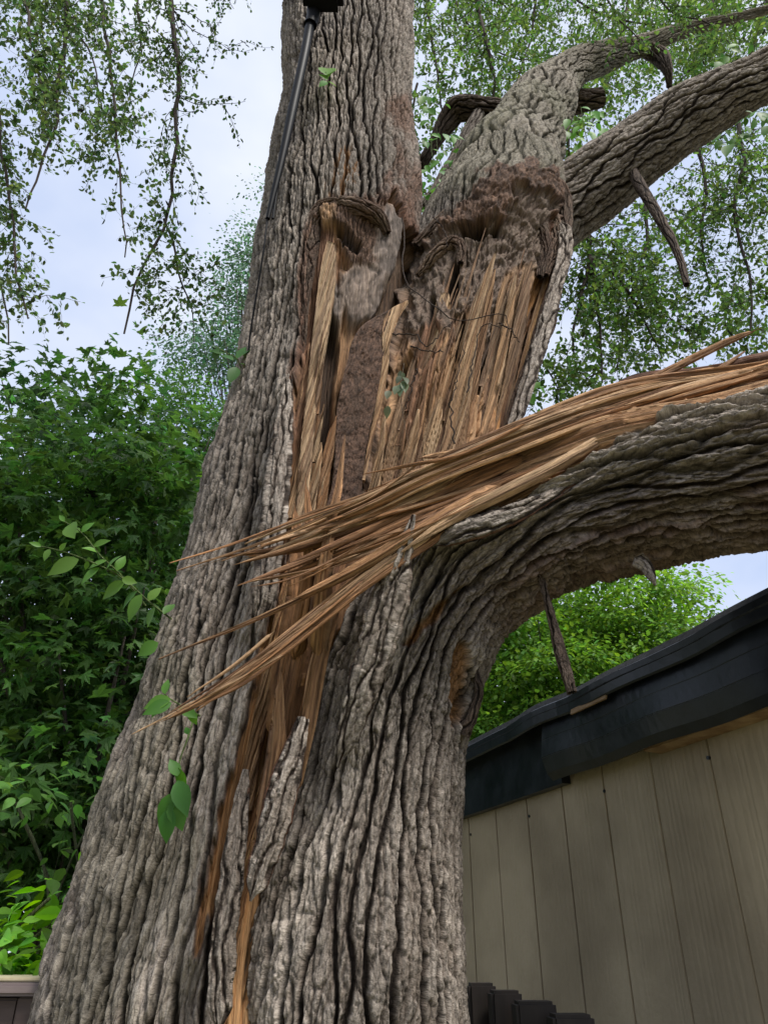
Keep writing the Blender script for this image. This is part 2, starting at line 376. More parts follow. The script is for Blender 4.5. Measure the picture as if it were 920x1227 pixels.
BARKLINE = [(520, 632), (560, 616), (610, 604), (650, 577), (700, 547), (740, 520), (800, 490), (850, 477), (925, 463), (1100, 436)]
def carve_T2(c):
    px, py, TH, V_ = c['px'], c['py'], c['TH'], c['V']
    poly = [(470, 600)] + BARKLINE + [(1100, 300), (480, 300)]
    d = sdf(px, py, poly) + 5 * fbm(c['V'] * 9, c['U'] * 30, 21, 3)
    m = sstep(-1.5, 1.5, d) * (TH > -2.2) * (TH < .8)
    lim = sstep(505, 530, px)
    m = np.maximum(m, lim * sstep(-1.3, -1.5, TH + .08 * fbm(V_ * 6, c['U'] * 5, 22)) * (TH > -2.6)) * (py < 660)
    # loose, deeply folded dark bark at the bend
    bend = sstep(800, 700, py) * sstep(450, 520, px) * (1 - m)
    hb, rb, cb = bark(c['U'], c['V'] * 1.0, 77, .10, .34)
    f1, f2, cid = voro(c['U'] / .05 + .5 * fbm(c['U'] * 9, c['V'] * 4, 31), c['V'] / .34, 33)
    slabs = .026 * (cid - .45) * sstep(0, .15, f2 - f1)
    c['disp'] += bend * (.042 * (hb - .62) + slabs)
    c['col'] *= (1 - .45 * bend * (1 - sstep(.1, .7, rb)))[:, None]  # furrows between the folds darkened in the colour, painted shade
    gap = bend * sstep(.80, .9, cid)
    paint(c, gap, RED * 1.1, .3)
    top = bend * sstep(70, 0, -sdf(px, py, poly) * 1.0)
    paint(c, top, BARK_HI * 1.15, .5)
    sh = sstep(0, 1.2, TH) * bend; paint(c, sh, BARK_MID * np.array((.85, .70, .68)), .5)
    slabL = pm(c, [(500, 640), (470, 700), (430, 800), (395, 930), (330, 1100), (285, 1227), (330, 1227), (380, 1080), (430, 930), (470, 800), (505, 700)], 8, 18, seed=31)
    paint(c, slabL * (1 - m), BARK_HI * 1.12, .6)
    red = pm(c, [(548, 790), (560, 770), (566, 800), (556, 862), (546, 868), (543, 830)], 3, 6, seed=32)
    paint(c, red, ORANGE * .6, .8); c['disp'] -= .03 * red
    red2 = pm(c, [(482, 772), (506, 742), (540, 712), (560, 696), (530, 735), (492, 775)], 3, 5, seed=33)
    paint(c, red2, ORANGE * .62, .85); c['disp'] -= .03 * red2
    shade_wood(c, m, 601, .030, .018, .9, .022, a=TAN * .98, b=FRESH)
    dkb = pm(c, [(500, 586), (637, 534), (774, 484), (860, 464), (860, 474), (780, 500), (640, 553), (500, 608)], 3, 4, seed=34) * m
T2c = [(400, 1400, 2.46, 150), (412, 1227, 2.46, 141), (428, 1050, 2.44, 124), (448, 940, 2.42, 108), (466, 850, 2.40, 98), (494, 770, 2.36, 94), (535, 700, 2.31, 92), (590, 652, 2.26, 92),
       (660, 612, 2.20, 94), (780, 577, 2.12, 98), (920, 552, 2.02, 104), (1080, 520, 1.92, 108), (1250, 480, 1.85, 108)]
# the tree leans its limb out on the right; its foot stands beside the trunk's
limb = build_tube('torn_limb', T2c, 980, 560, 2, ground=[(-.06, 2.44, -.15, .62), (-.08, 2.45, .35, .44), (-.10, 2.46, .8, .37)], carve=carve_T2, su=.052, sv=.40, amp=.042, dense=1.6)

def carve_T3(c):
    px, py, TH = c['px'], c['py'], c['TH']
    front = (np.abs(TH) < 2.1).astype(float)
    poly = [(380, 900), (440, 560), (470, 400), (488, 330), (500, 292), (540, 262), (580, 262), (605, 225), (640, 212), (672, 235), (672, 260), (664, 320), (645, 400), (622, 470), (600, 540), (575, 640), (560, 900)]
    d = sdf(px, py, poly) + 5 * fbm(px * .08, py * .02, 41, 3)
    m = sstep(-1.5, 1.5, d) * front
    rim = sstep(-20, -3, d) * (1 - m) * front
    paint(c, rim, DARK * 1.3 + RED * .3, .85); c['disp'] += .02 * rim
    shade_wood(c, m, 701, .050, .017, .34, .045, a=TAN, b=FRESH * np.array((.95, 1.0, 1.05)))
    rot = m * sstep(.1, .5, fbm(c['U'] * 26, c['V'] * 3, 88, 3)); paint(c, rot, DARK * 1.5 + RED * .5, .7)
    n = fbm(px * .035, py * .035, 83, 4); n2 = fbm(px * .08 + 2 * n, py * .06 - 2 * n, 84, 4)
    # upper part: old grey-brown rotted wood with swirling grain
    up = pm(c, [(470, 300), (560, 200), (690, 200), (700, 260), (668, 330), (620, 330), (590, 395), (560, 370), (520, 395), (490, 400), (470, 360)], 12, 22, (.03, .03), seed=42) * front * np.maximum(m, rim)
    q = np.hypot((px - 598) / 70 + .3 * n * .5, (py - 318) / 85)
    rings = np.sin(q * 34 + 2.5 * n)
    hb2, rb2, cb2 = bark(c['U'] + .02 * n, c['V'] + .02 * n2, 99, .024, .12)
    k = np.clip(.5 + .25 * rings + .3 * n2 + .3 * (cb2 - .5), 0, 1) * (.25 + .75 * rb2)
    wc = (DARK * 2.2 + GREYW * .12)[None] * (1 - k[:, None]) + (GREYW * np.array((1.0, .86, .70)))[None] * k[:, None]
    c['col'] = c['col'] * (1 - up[:, None]) + wc * up[:, None]
    c['disp'] = c['disp'] * (1 - up) + (c['lum'] - .03 + .004 * rings + .006 * n2 + .014 * n + .011 * (hb2 - .6)) * up
    cr1, cr2, cr3 = voro(c['U'] / .020 + .5 * n, c['V'] / .026 + .5 * n2, 71)
    # overhanging lip of dark bark
    lip = pm(c, [(495, 292), (530, 262), (560, 235), (590, 200), (640, 198), (672, 214), (684, 240), (676, 262), (655, 232), (620, 228), (604, 262), (560, 268), (520, 275)], 5, 12, (.05, .05), seed=43) * front
    paint(c, lip, DARK * 1.5 + RED * .45, .9)
    c['disp'] = c['disp'] * (1 - lip) + (c['lum'] + .004 + .012 * np.abs(n2) + .016 * n - .007 * cr1 + .005 * cr3) * lip
    c['col'] *= (1 + lip * (.7 * cr3 - .45))[:, None]
    c['wd'] = np.clip(c['wd'] - .75 * up - lip, 0, 1)
    # dark cavities
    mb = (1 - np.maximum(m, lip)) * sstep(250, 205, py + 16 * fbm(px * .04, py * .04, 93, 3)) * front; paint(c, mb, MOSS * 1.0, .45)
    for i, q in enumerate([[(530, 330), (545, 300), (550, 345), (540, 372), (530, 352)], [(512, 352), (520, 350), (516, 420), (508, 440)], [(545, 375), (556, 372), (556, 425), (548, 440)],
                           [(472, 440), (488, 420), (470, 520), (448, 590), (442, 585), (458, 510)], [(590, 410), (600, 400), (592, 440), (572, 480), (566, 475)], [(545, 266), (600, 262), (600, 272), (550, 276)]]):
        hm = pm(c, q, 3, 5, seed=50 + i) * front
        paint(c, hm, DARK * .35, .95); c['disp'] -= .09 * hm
    og = pm(c, [(662, 300), (668, 320), (640, 430), (612, 505), (590, 520), (600, 470), (630, 390), (650, 320)], 4, 6, seed=44) * m
    paint(c, og, ORANGE * 1.15, .55)
    rr = pm(c, [(662, 250), (676, 262), (668, 330), (650, 400), (625, 470), (610, 520), (604, 515), (632, 430), (655, 340)], 3, 4, seed=45) * front
    paint(c, rr, RED, .85)
    br = pm(c, [(455, 600), (470, 470), (500, 400), (530, 380), (520, 450), (490, 500), (470, 560)], 6, 10, seed=46) * m
    paint(c, br, RED * 1.2 + TAN * .12, .6)
T3c = [(448, 880, 2.62, 70), (455, 800, 2.62, 80), (476, 700, 2.62, 90), (502, 600, 2.63, 94), (526, 500, 2.65, 92), (552, 420, 2.67, 90), (573, 350, 2.69, 90), (590, 285, 2.72, 90), (604, 232, 2.80, 71), (609, 204, 2.90, 46), (614, 184, 3.0, 18)]
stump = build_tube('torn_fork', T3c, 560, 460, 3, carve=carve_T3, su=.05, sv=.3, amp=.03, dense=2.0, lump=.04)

def carve_dead(c):
    c['col'] = c['col'] * np.array((.42, .36, .33))
def carve_moss(c):
    g = sstep(-.2, .5, fbm(c['U'] * 3, c['V'] * 1.2, 91, 3)); paint(c, .35 + .45 * g, MOSS * 1.1, .75)
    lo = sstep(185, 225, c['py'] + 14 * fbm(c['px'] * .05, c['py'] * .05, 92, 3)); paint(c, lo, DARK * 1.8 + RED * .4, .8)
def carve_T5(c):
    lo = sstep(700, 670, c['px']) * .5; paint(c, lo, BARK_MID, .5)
def carve_rim(k=1.0, warm=.3):
    def f(c):
        t = sstep(-.3, .5, fbm(c['U'] * 7, c['V'] * 5, c['seed'] + 5, 3))[:, None]
        c['col'] = c['col'] * (.30 + .30 * t) * np.array((1.0, .82, .70)) * k + RED * warm * (1 - t)
    return f
rims = [([(374, 300, 2.33, 5), (374, 275, 2.31, 9), (384, 252, 2.30, 12), (408, 246, 2.29, 13), (436, 252, 2.28, 14), (454, 262, 2.30, 11), (464, 280, 2.33, 6)], .9),
        ([(362, 420, 2.33, 4), (366, 360, 2.32, 7), (372, 310, 2.33, 8), (378, 275, 2.33, 6)], .8),
        ([(498, 296, 2.48, 8), (522, 272, 2.45, 10), (556, 246, 2.44, 14), (590, 222, 2.46, 18), (622, 212, 2.47, 17), (652, 214, 2.49, 14), (672, 234, 2.52, 12), (677, 262, 2.52, 10), (672, 300, 2.50, 8), (660, 350, 2.46, 7), (642, 410, 2.43, 6), (620, 475, 2.42, 6), (606, 520, 2.42, 4)], 1.0),
        ([(540, 268, 2.44, 6), (566, 252, 2.42, 12), (596, 246, 2.42, 14), (622, 252, 2.42, 11), (644, 272, 2.44, 9), (652, 300, 2.45, 7), (646, 332, 2.44, 4)], .9),
        ([(632, 236, 2.47, 4), (652, 240, 2.46, 7), (664, 262, 2.47, 7), (664, 296, 2.47, 6), (654, 330, 2.45, 3)], 1.5),
        ([(500, 330, 2.42, 4), (520, 306, 2.39, 8), (540, 290, 2.37, 8), (552, 296, 2.36, 6), (552, 316, 2.36, 4)], 1.6)]
for i, (pts, kk) in enumerate(rims):
    pts = [(a_, b_, y_ + (.048 if i == 0 else .022), w_ * (.9 if i == 0 else 1)) for a_, b_, y_, w_ in pts]
    build_tube('callus_rim', pts, 150, 90, 30 + i, amp=.016, su=.022, sv=.08, lump=.016, dense=1.3, carve=carve_rim(kk, .3 if kk < 2 else .9))
build_tube('limb', [(580, 330, 2.94, 56), (594, 268, 2.93, 66), (612, 207, 2.87, 60), (637, 152, 2.98, 45), (660, 110, 3.2, 32), (686, 84, 3.35, 22), (740, 64, 3.6, 15), (775, 54, 3.7, 11), (820, 36, 3.8, 8), (870, 24, 3.9, 6), (930, 8, 4.0, 4)],
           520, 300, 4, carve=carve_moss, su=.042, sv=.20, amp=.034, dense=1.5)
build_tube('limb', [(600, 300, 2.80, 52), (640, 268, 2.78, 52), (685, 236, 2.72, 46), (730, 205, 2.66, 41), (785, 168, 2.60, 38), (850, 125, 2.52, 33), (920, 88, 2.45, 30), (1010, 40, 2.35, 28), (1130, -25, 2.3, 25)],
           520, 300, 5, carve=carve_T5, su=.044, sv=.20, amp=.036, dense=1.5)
build_tube('limb', [(720, 118, 3.5, 12), (680, 124, 3.5, 14), (635, 133, 3.5, 15), (590, 132, 3.52, 15), (552, 128, 3.55, 15), (538, 140, 3.6, 13), (520, 170, 3.65, 8), (504, 195, 3.7, 7), (490, 215, 3.8, 6)], 200, 110, 6, su=.04, sv=.2, amp=.03, dense=1.2, carve=carve_dead)
build_tube('branch', [(572, 138, 3.52, 8), (556, 165, 3.52, 8), (540, 195, 3.5, 7), (522, 225, 3.5, 5), (505, 245, 3.5, 4)], 90, 48, 7, amp=.015, su=.03, sv=.15, dense=1.2)
build_tube('branch', [(548, 170, 3.6, 6), (562, 180, 3.6, 6), (568, 205, 3.6, 5), (560, 240, 3.6, 4)], 70, 48, 8, amp=.012, su=.03, sv=.15, dense=1.2)
build_tube('branch', [(775, 56, 3.7, 9), (792, 66, 3.7, 11), (800, 85, 3.7, 7), (802, 104, 3.75, 4)], 60, 48, 9, amp=.02, su=.03, sv=.15, dense=1.2, carve=carve_dead)
build_tube('dead_branch', [(757, 205, 2.58, 6), (770, 228, 2.55, 6), (790, 262, 2.5, 5.5), (806, 292, 2.46, 5), (816, 318, 2.44, 4.5), (822, 341, 2.42, 4)], 160, 60, 12, amp=.008, su=.02, sv=.12, dense=1.2, lump=.01, carve=carve_dead)
build_tube('dead_branch', [(640, 672, 2.15, 6), (650, 700, 2.14, 4), (662, 745, 2.13, 4.5), (672, 785, 2.12, 5), (685, 830, 2.11, 4)], 260, 90, 13, amp=.010, su=.02, sv=.12, dense=1.2, lump=.01, carve=carve_dead)
build_tube('dead_branch', [(553, 880, 2.30, 9), (568, 850, 2.28, 6), (574, 825, 2.27, 5), (568, 800, 2.27, 5), (572, 770, 2.27, 6), (570, 740, 2.27, 8)], 180, 70, 14, amp=.010, su=.02, sv=.12, dense=1.2, lump=.01, carve=carve_dead)

# ------------------------------------------------------------------ shards, splinters, bark flaps
def blade(name, ctrl, seed, flat=.35, col=TAN, col2=FRESH, twist=0., n=90, k=26, rough=.35, tip=(False, True), wood=1.0, bk=False, label=None, plain=False):
    """ctrl (px,py,Y,halfwidth px): a long irregular sliver, width across the view, 'flat' is its thickness ratio"""
    P, Fd, S, r, th, v = tube(ctrl, n, k, None, 1)
    V_, TH = np.meshgrid(v, th, indexing='ij'); V_ = V_.ravel(); TH = TH.ravel(); Rr = np.repeat(r, k)
    L = v[-1]; t = V_ / L
    tw = twist * t + .15 * fbm(V_ * 2.2, V_ * 0, seed + 5, 2)
    Fc = np.repeat(Fd, k, 0); Sc = np.repeat(S, k, 0)
    rmax = r.max()
    g = fbm(np.cos(TH) * 3.1 + 9 * _h(np.array([seed]), np.array([3]), 1)[0], np.sin(TH) * 3.1 + V_ / 2.0, seed, 4, .65)
    g2 = perlin(TH * 2.2, V_ / .12, seed + 8)
    rr = Rr * (1 + rough * g + .06 * g2)
    if bk: rr = rr * (.15 + .85 * sstep(0, .10, t))
    if not bk:
        rr = rr * (.25 + .75 * sstep(0, .10, t)) if not tip[0] and False else rr
        q1, q2, qc = voro(np.sin(TH) * Rr / .0065 + seed, V_ / .55 + seed, seed + 21); w1, w2, wc_ = voro(np.sin(TH) * Rr / .014 + seed, V_ / .8, seed + 22)
        strip = .0042 * (qc - .5) + .008 * (wc_ - .5) - .003 * (1 - sstep(0, .12, q2 - q1))
        strip = strip * np.clip(Rr / .012, 0, 1) * (.15 if plain else 1)
        if plain: strip = strip + .0035 * fbm(np.sin(TH) * Rr * 60, V_ * 45, seed, 4, .7) + .010 * perlin(np.sin(TH) * Rr * 9, V_ * 4, seed)
        # strips of different length make the ends ragged
        rr = rr * (1 - .75 * sstep(.0, .12, (wc_ - .5) * .35 + np.abs(t - .5) * 2 - .86)) * (.3 + .7 * sstep(0, .06, t))
    sup = 1.0 / np.maximum(np.abs(np.cos(TH)) ** 3 + np.abs(np.sin(TH)) ** 3, .35) ** (1 / 3)
    a = np.sin(TH) * rr * sup * ((1 + .14 * fbm(V_ * 18, np.sign(np.sin(TH)) * 3.0, seed + 31, 3)) if bk else 1); b = np.cos(TH) * np.minimum(rr, rmax) * flat * sup
    if not bk and name == 'wood_shard':
        sgn = 1 if seed % 2 else -1; a = a + sgn * .85 * (rmax - Rr) * sstep(.55, .75, t)
    off = (Sc * (a * np.cos(tw) - b * np.sin(tw))[:, None] + Fc * (a * np.sin(tw) + b * np.cos(tw))[:, None])
    wob = Fc * (.006 * perlin(V_ * 3, V_ * 0 + seed, 3))[:, None] + Sc * (.003 * perlin(V_ * 3, V_ * 0 + seed, 4))[:, None]
    pos = np.repeat(P, k, 0) + off + wob
    if not bk: pos = pos + Fc * (strip * np.clip(np.cos(TH) * 3, 0, 1))[:, None]
    U = np.sin(TH) * Rr * sup + seed * .37
    if bk:
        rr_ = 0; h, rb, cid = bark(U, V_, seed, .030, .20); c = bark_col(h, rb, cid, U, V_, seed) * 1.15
        pos += Fc * (.018 * (h - .5) * np.clip(np.cos(TH), 0, 1))[:, None]
        back = sstep(.1, -.2, np.cos(TH))[:, None]; c = c * (1 - back) + RED * back
        wood = 0.
    else:
        f = .5 + .5 * np.clip(fbm(U / .010, V_ / .8, seed + 2, 3) + .4 * g, -1, 1)
        c = np.asarray(col) * f[:, None] + np.asarray(col2) * (1 - f[:, None])
        c = c * (.70 + .55 * qc + .15 * wc_)[:, None]
        st = sstep(.2, .45, fbm(U / .006, V_ / .5, seed + 13, 2))[:, None] * .68
        c = c * (1 - st) + RED * .85 * st
    F = grid_faces(n, k)
    caps = [np.arange(k)[::-1][None], (np.arange(k) + (n - 1) * k)[None]]
    o = mesh(name, pos, [F] + caps, SURF, None, c, np.full(len(U), wood), np.stack([U, V_], 1))
    adopt(o, ROOT)
    if label: o['label'] = label
    return o

sd = [1000]
def bl(name, pts, **k):
    sd[0] += 17
    if name == 'wood_shard' and k.pop('sink', True): pts = [(a, b, y + .035 * (1 - .5 * i / len(pts)), w) for i, (a, b, y, w) in enumerate(pts)]
    k.setdefault('k', 34); k.setdefault('n', 110)
    return blade(name, pts, sd[0], **k)
BRN = np.array((.22, .118, .062)); LT = np.array((.48, .325, .19))
# big slabs torn off the limb and reaching left across the wound
main_paths = [[(1040, 402, 1.95, 9), (920, 443, 1.98, 10), (840, 457, 2.02, 13), (760, 474, 2.00, 18), (700, 491, 1.975, 19), (640, 515, 1.965, 18), (560, 546, 1.96, 17), (500, 571, 1.965, 17), (440, 602, 1.98, 16), (370, 632, 1.99, 12), (300, 660, 2.02, 7), (222, 685, 1.99, 1)],
              [(960, 446, 1.96, 4), (860, 468, 1.98, 6), (770, 500, 2.0, 8), (700, 536, 2.0, 10), (637, 566, 1.99, 11), (560, 597, 1.99, 14), (500, 622, 1.99, 17), (440, 648, 2.0, 17), (390, 672, 2.0, 12), (345, 687, 1.99, 6), (305, 697, 1.98, 1)]]
def bundle(path, parts, **kw):
    """a torn slab as several stiff strips side by side: (offset in half widths, width share, first and last fraction, depth, colours)"""
    Pp = np.array(path, float); t0 = np.linspace(0, 1, len(Pp)); first = True
    for off, ws, a_, b_, dy, c1, c2 in parts:
        tt_ = np.linspace(a_, b_, 9); q = np.stack([np.interp(tt_, t0, Pp[:, c_]) for c_ in range(4)], 1)
        q[:, 1] += off * q[:, 3]; q[:, 2] += dy; q[:, 3] *= ws
        u_ = (tt_ - a_) / (b_ - a_); q[:, 3] = np.maximum(q[:, 3] * np.clip((1 - u_) * 3.2, 0, 1), .5); q[0, 3] *= .5
        bl('splinter', [tuple(r_) for r_ in q], n=220, k=34, col=c1, col2=c2, flat=.9, rough=.22, label=kw.get('label') if first else None); first = False
LTO = np.array((.46, .29, .15))
bundle(main_paths[0], [(0, .50, .0, 1.0, .0, LTO, FRESH), (-.72, .34, .02, .66, .02, TAN, BRN), (.62, .30, .0, .90, -.015, FRESH * 1.2, BRN), (.95, .16, .1, .80, -.02, LTO, TAN), (-.35, .22, .15, .84, -.028, LT, TAN), (.25, .16, .3, .95, -.03, LT, FRESH)], label='long torn slab of wood ending in a sharp point on the left')
bundle(main_paths[1], [(0, .46, .0, 1.0, .0, FRESH * 1.25, BRN), (-.62, .26, .1, .80, .01, BRN * 1.2, RED), (.66, .30, .1, .93, -.01, LTO, FRESH), (.98, .14, .3, .86, -.02, LT, TAN), (.3, .16, .35, .97, -.028, TAN, BRN)])
bl('splinter', [(880, 474, 1.92, 3), (810, 491, 1.94, 4), (756, 508, 1.94, 5), (700, 539, 1.94, 6), (651, 566, 1.94, 7), (600, 592, 1.94, 7), (559, 612, 1.95, 7), (520, 635, 1.95, 5), (480, 662, 1.96, 1)], flat=.8, n=200, k=30, col=LT, col2=TAN)
def strands(path, cnt, w=1.6, sg=0):
    Pp = np.array(path, float)
    for q in range(cnt):
        a_ = int(rng.integers(2, len(Pp) - 3)); b_ = min(len(Pp) - 1, a_ + int(rng.integers(2, 5))); seg_ = Pp[a_:b_ + 1].copy()
        o1, o2 = rng.normal() * .6, rng.normal() * .9
        off = np.linspace(o1, o2, len(seg_)); off = off if sg == 0 else sg * np.abs(off); seg_[:, 1] += off * (seg_[:, 3] + 4); seg_[:, 0] += rng.normal() * 12; seg_[:, 2] -= .025 + .03 * rng.random()
        seg_[:, 3] = w * (.5 + rng.random()); seg_[-1, 3] = .4; seg_[-1, 1] += rng.normal() * 5
        bl('splinter', [tuple(r_) for r_ in seg_], flat=.9, n=60, k=12, col=[TAN, LT, FRESH, BRN][q % 4], col2=[FRESH, TAN][q % 2])
strands(main_paths[0], 7, 1.3, -1); strands(main_paths[1], 6, 1.3, 1)
strands([(560, 612, 1.95, 12), (500, 650, 1.95, 12), (440, 692, 1.95, 12), (400, 724, 1.95, 10), (340, 772, 1.95, 9), (290, 808, 1.94, 7), (235, 842, 1.92, 4), (200, 860, 1.9, 2)], 8, 1.4)
bundle([(560, 610, 1.98, 14), (500, 650, 1.98, 14), (440, 692, 1.98, 13), (400, 722, 1.98, 12), (340, 768, 1.98, 10), (290, 806, 1.96, 7), (235, 840, 1.93, 4), (158, 881, 1.89, .8)],
       [(0, .50, .0, 1.0, .0, LT, TAN), (.68, .30, .0, .72, -.005, FRESH * 1.2, BRN), (-.66, .30, .0, .80, .01, LTO, FRESH), (.3, .2, .2, .9, -.015, TAN, BRN)], label='long torn splinter curving down left across the bark')
bl('splinter', [(400, 726, 1.99, 5), (340, 778, 1.97, 5), (290, 815, 1.95, 4), (240, 842, 1.93, 3), (184, 869, 1.9, .6)], flat=.6, col=TAN)
bl('splinter', [(480, 655, 2.0, 4), (420, 688, 1.99, 4), (350, 722, 1.98, 3), (270, 757, 1.96, 2), (190, 790, 1.93, .6)], flat=.7, col=TAN, col2=BRN)
bl('splinter', [(640, 540, 2.02, 9), (560, 575, 2.0, 10), (470, 618, 2.0, 10), (400, 645, 2.0, 8), (330, 660, 2.0, 5), (262, 668, 1.99, 1)], flat=.7, col=FRESH, col2=BRN)
bl('splinter', [(600, 580, 1.97, 6), (520, 625, 1.96, 7), (450, 668, 1.96, 6), (390, 700, 1.96, 4), (330, 728, 1.95, 1)], flat=.7, col=TAN, col2=FRESH)
bl('splinter', [(560, 566, 1.99, 7), (480, 604, 1.98, 7), (400, 634, 1.98, 6), (330, 662, 1.98, 4), (290, 668, 1.97, .8)], flat=.7, col=LT, col2=TAN)
bl('splinter', [(700, 500, 2.04, 8), (600, 533, 2.02, 8), (560, 541, 2.01, 6), (520, 546, 2.0, 3), (497, 550, 1.99, .8)], flat=.6, col=TAN, col2=BRN)
bl('splinter', [(700, 505, 2.12, 5), (770, 462, 2.1, 6), (820, 435, 2.08, 5), (870, 410, 2.06, 4), (912, 393, 2.04, 1)], flat=.5, col=BRN, col2=TAN * .8, label='thin splinter sticking up above the broken limb')
bl('splinter', [(790, 490, 2.1, 4), (840, 458, 2.08, 4), (865, 440, 2.06, 3), (892, 421, 2.05, .8)], flat=.5, col=BRN, col2=TAN * .8)
bl('splinter', [(690, 510, 2.2, 10), (740, 480, 2.2, 16), (775, 466, 2.2, 16), (830, 458, 2.18, 12), (930, 440, 2.12, 12)], flat=.8, col=RED * 1.5, col2=RED, tip=(False, False), rough=.5)
bl('splinter', [(860, 455, 2.1, 12), (900, 442, 2.08, 14), (960, 430, 2.06, 14)], flat=.8, col=RED * 1.3, col2=DARK * 2, rough=.5)
for i in range(16):
    f = rng.random(); x0 = 540 + 330 * f; y0 = 556 - 100 * f - 8 + 14 * rng.random(); L = 80 + 150 * rng.random()
    Y = 2.0 - .03 * f + .0 * rng.random(); s_ = .31 + .04 * rng.standard_normal()
    bl('splinter', [(x0 + L / 2, y0 - s_ * L / 2, Y, 2 + 2 * rng.random()), (x0, y0, Y - .01, 3 + 3 * rng.random()), (x0 - L / 2, y0 + s_ * L / 2, Y - .03 * rng.random(), .6)], flat=.8, n=50, k=14, col=[TAN, LT, FRESH, BRN][i % 4], col2=FRESH)
for i in range(14):   # stray slivers at the left ends
    x0 = 330 + 200 * rng.random(); y0 = 664 - (x0 - 330) * .38 + rng.normal() * 14; L = 60 + 90 * rng.random(); s_ = .3 + .16 * rng.random()
    bl('splinter', [(x0 + L * .6, y0 - s_ * L * .6, 1.99, 3), (x0, y0, 1.97, 2 + 2 * rng.random()), (x0 - L * .5, y0 + s_ * L * .45, 1.93 + .03 * rng.random(), .5)], flat=.8, n=40, k=12, col=[TAN, LT, FRESH, BRN][i % 4], col2=FRESH)
# upright splinters crossing in front
for pts, cc in [([(352, 790, 2.12, 9), (366, 720, 2.02, 9), (372, 660, 1.98, 6), (374, 600, 1.98, 3), (372, 566, 1.99, .8)], FRESH),
            ([(378, 800, 2.12, 10), (384, 720, 1.99, 10), (392, 650, 1.95, 6), (400, 590, 1.95, 4), (406, 520, 1.97, 1)], TAN),
            ([(330, 900, 2.2, 12), (345, 800, 2.15, 14), (358, 720, 2.12, 12), (362, 640, 2.12, 6), (362, 600, 2.12, 1)], FRESH),
            ([(318, 1000, 2.2, 12), (335, 900, 2.18, 14), (352, 800, 2.15, 14), (372, 700, 2.13, 9), (380, 640, 2.12, 2)], BRN),
            ([(395, 780, 2.2, 12), (405, 720, 2.18, 14), (420, 660, 2.18, 12), (430, 610, 2.18, 5)], BRN * .8),
            ([(350, 960, 2.16, 6), (366, 880, 2.12, 8), (380, 800, 2.1, 9), (398, 730, 2.1, 5), (402, 700, 2.1, 1)], TAN * .9),
            ([(300, 1060, 2.15, 5), (318, 980, 2.13, 8), (332, 900, 2.12, 9), (338, 850, 2.12, 6), (342, 800, 2.13, 2)], TAN)]:
    bl('wood_shard', pts, flat=.6, n=120, k=24, col=cc, col2=FRESH * .9, rough=.4)
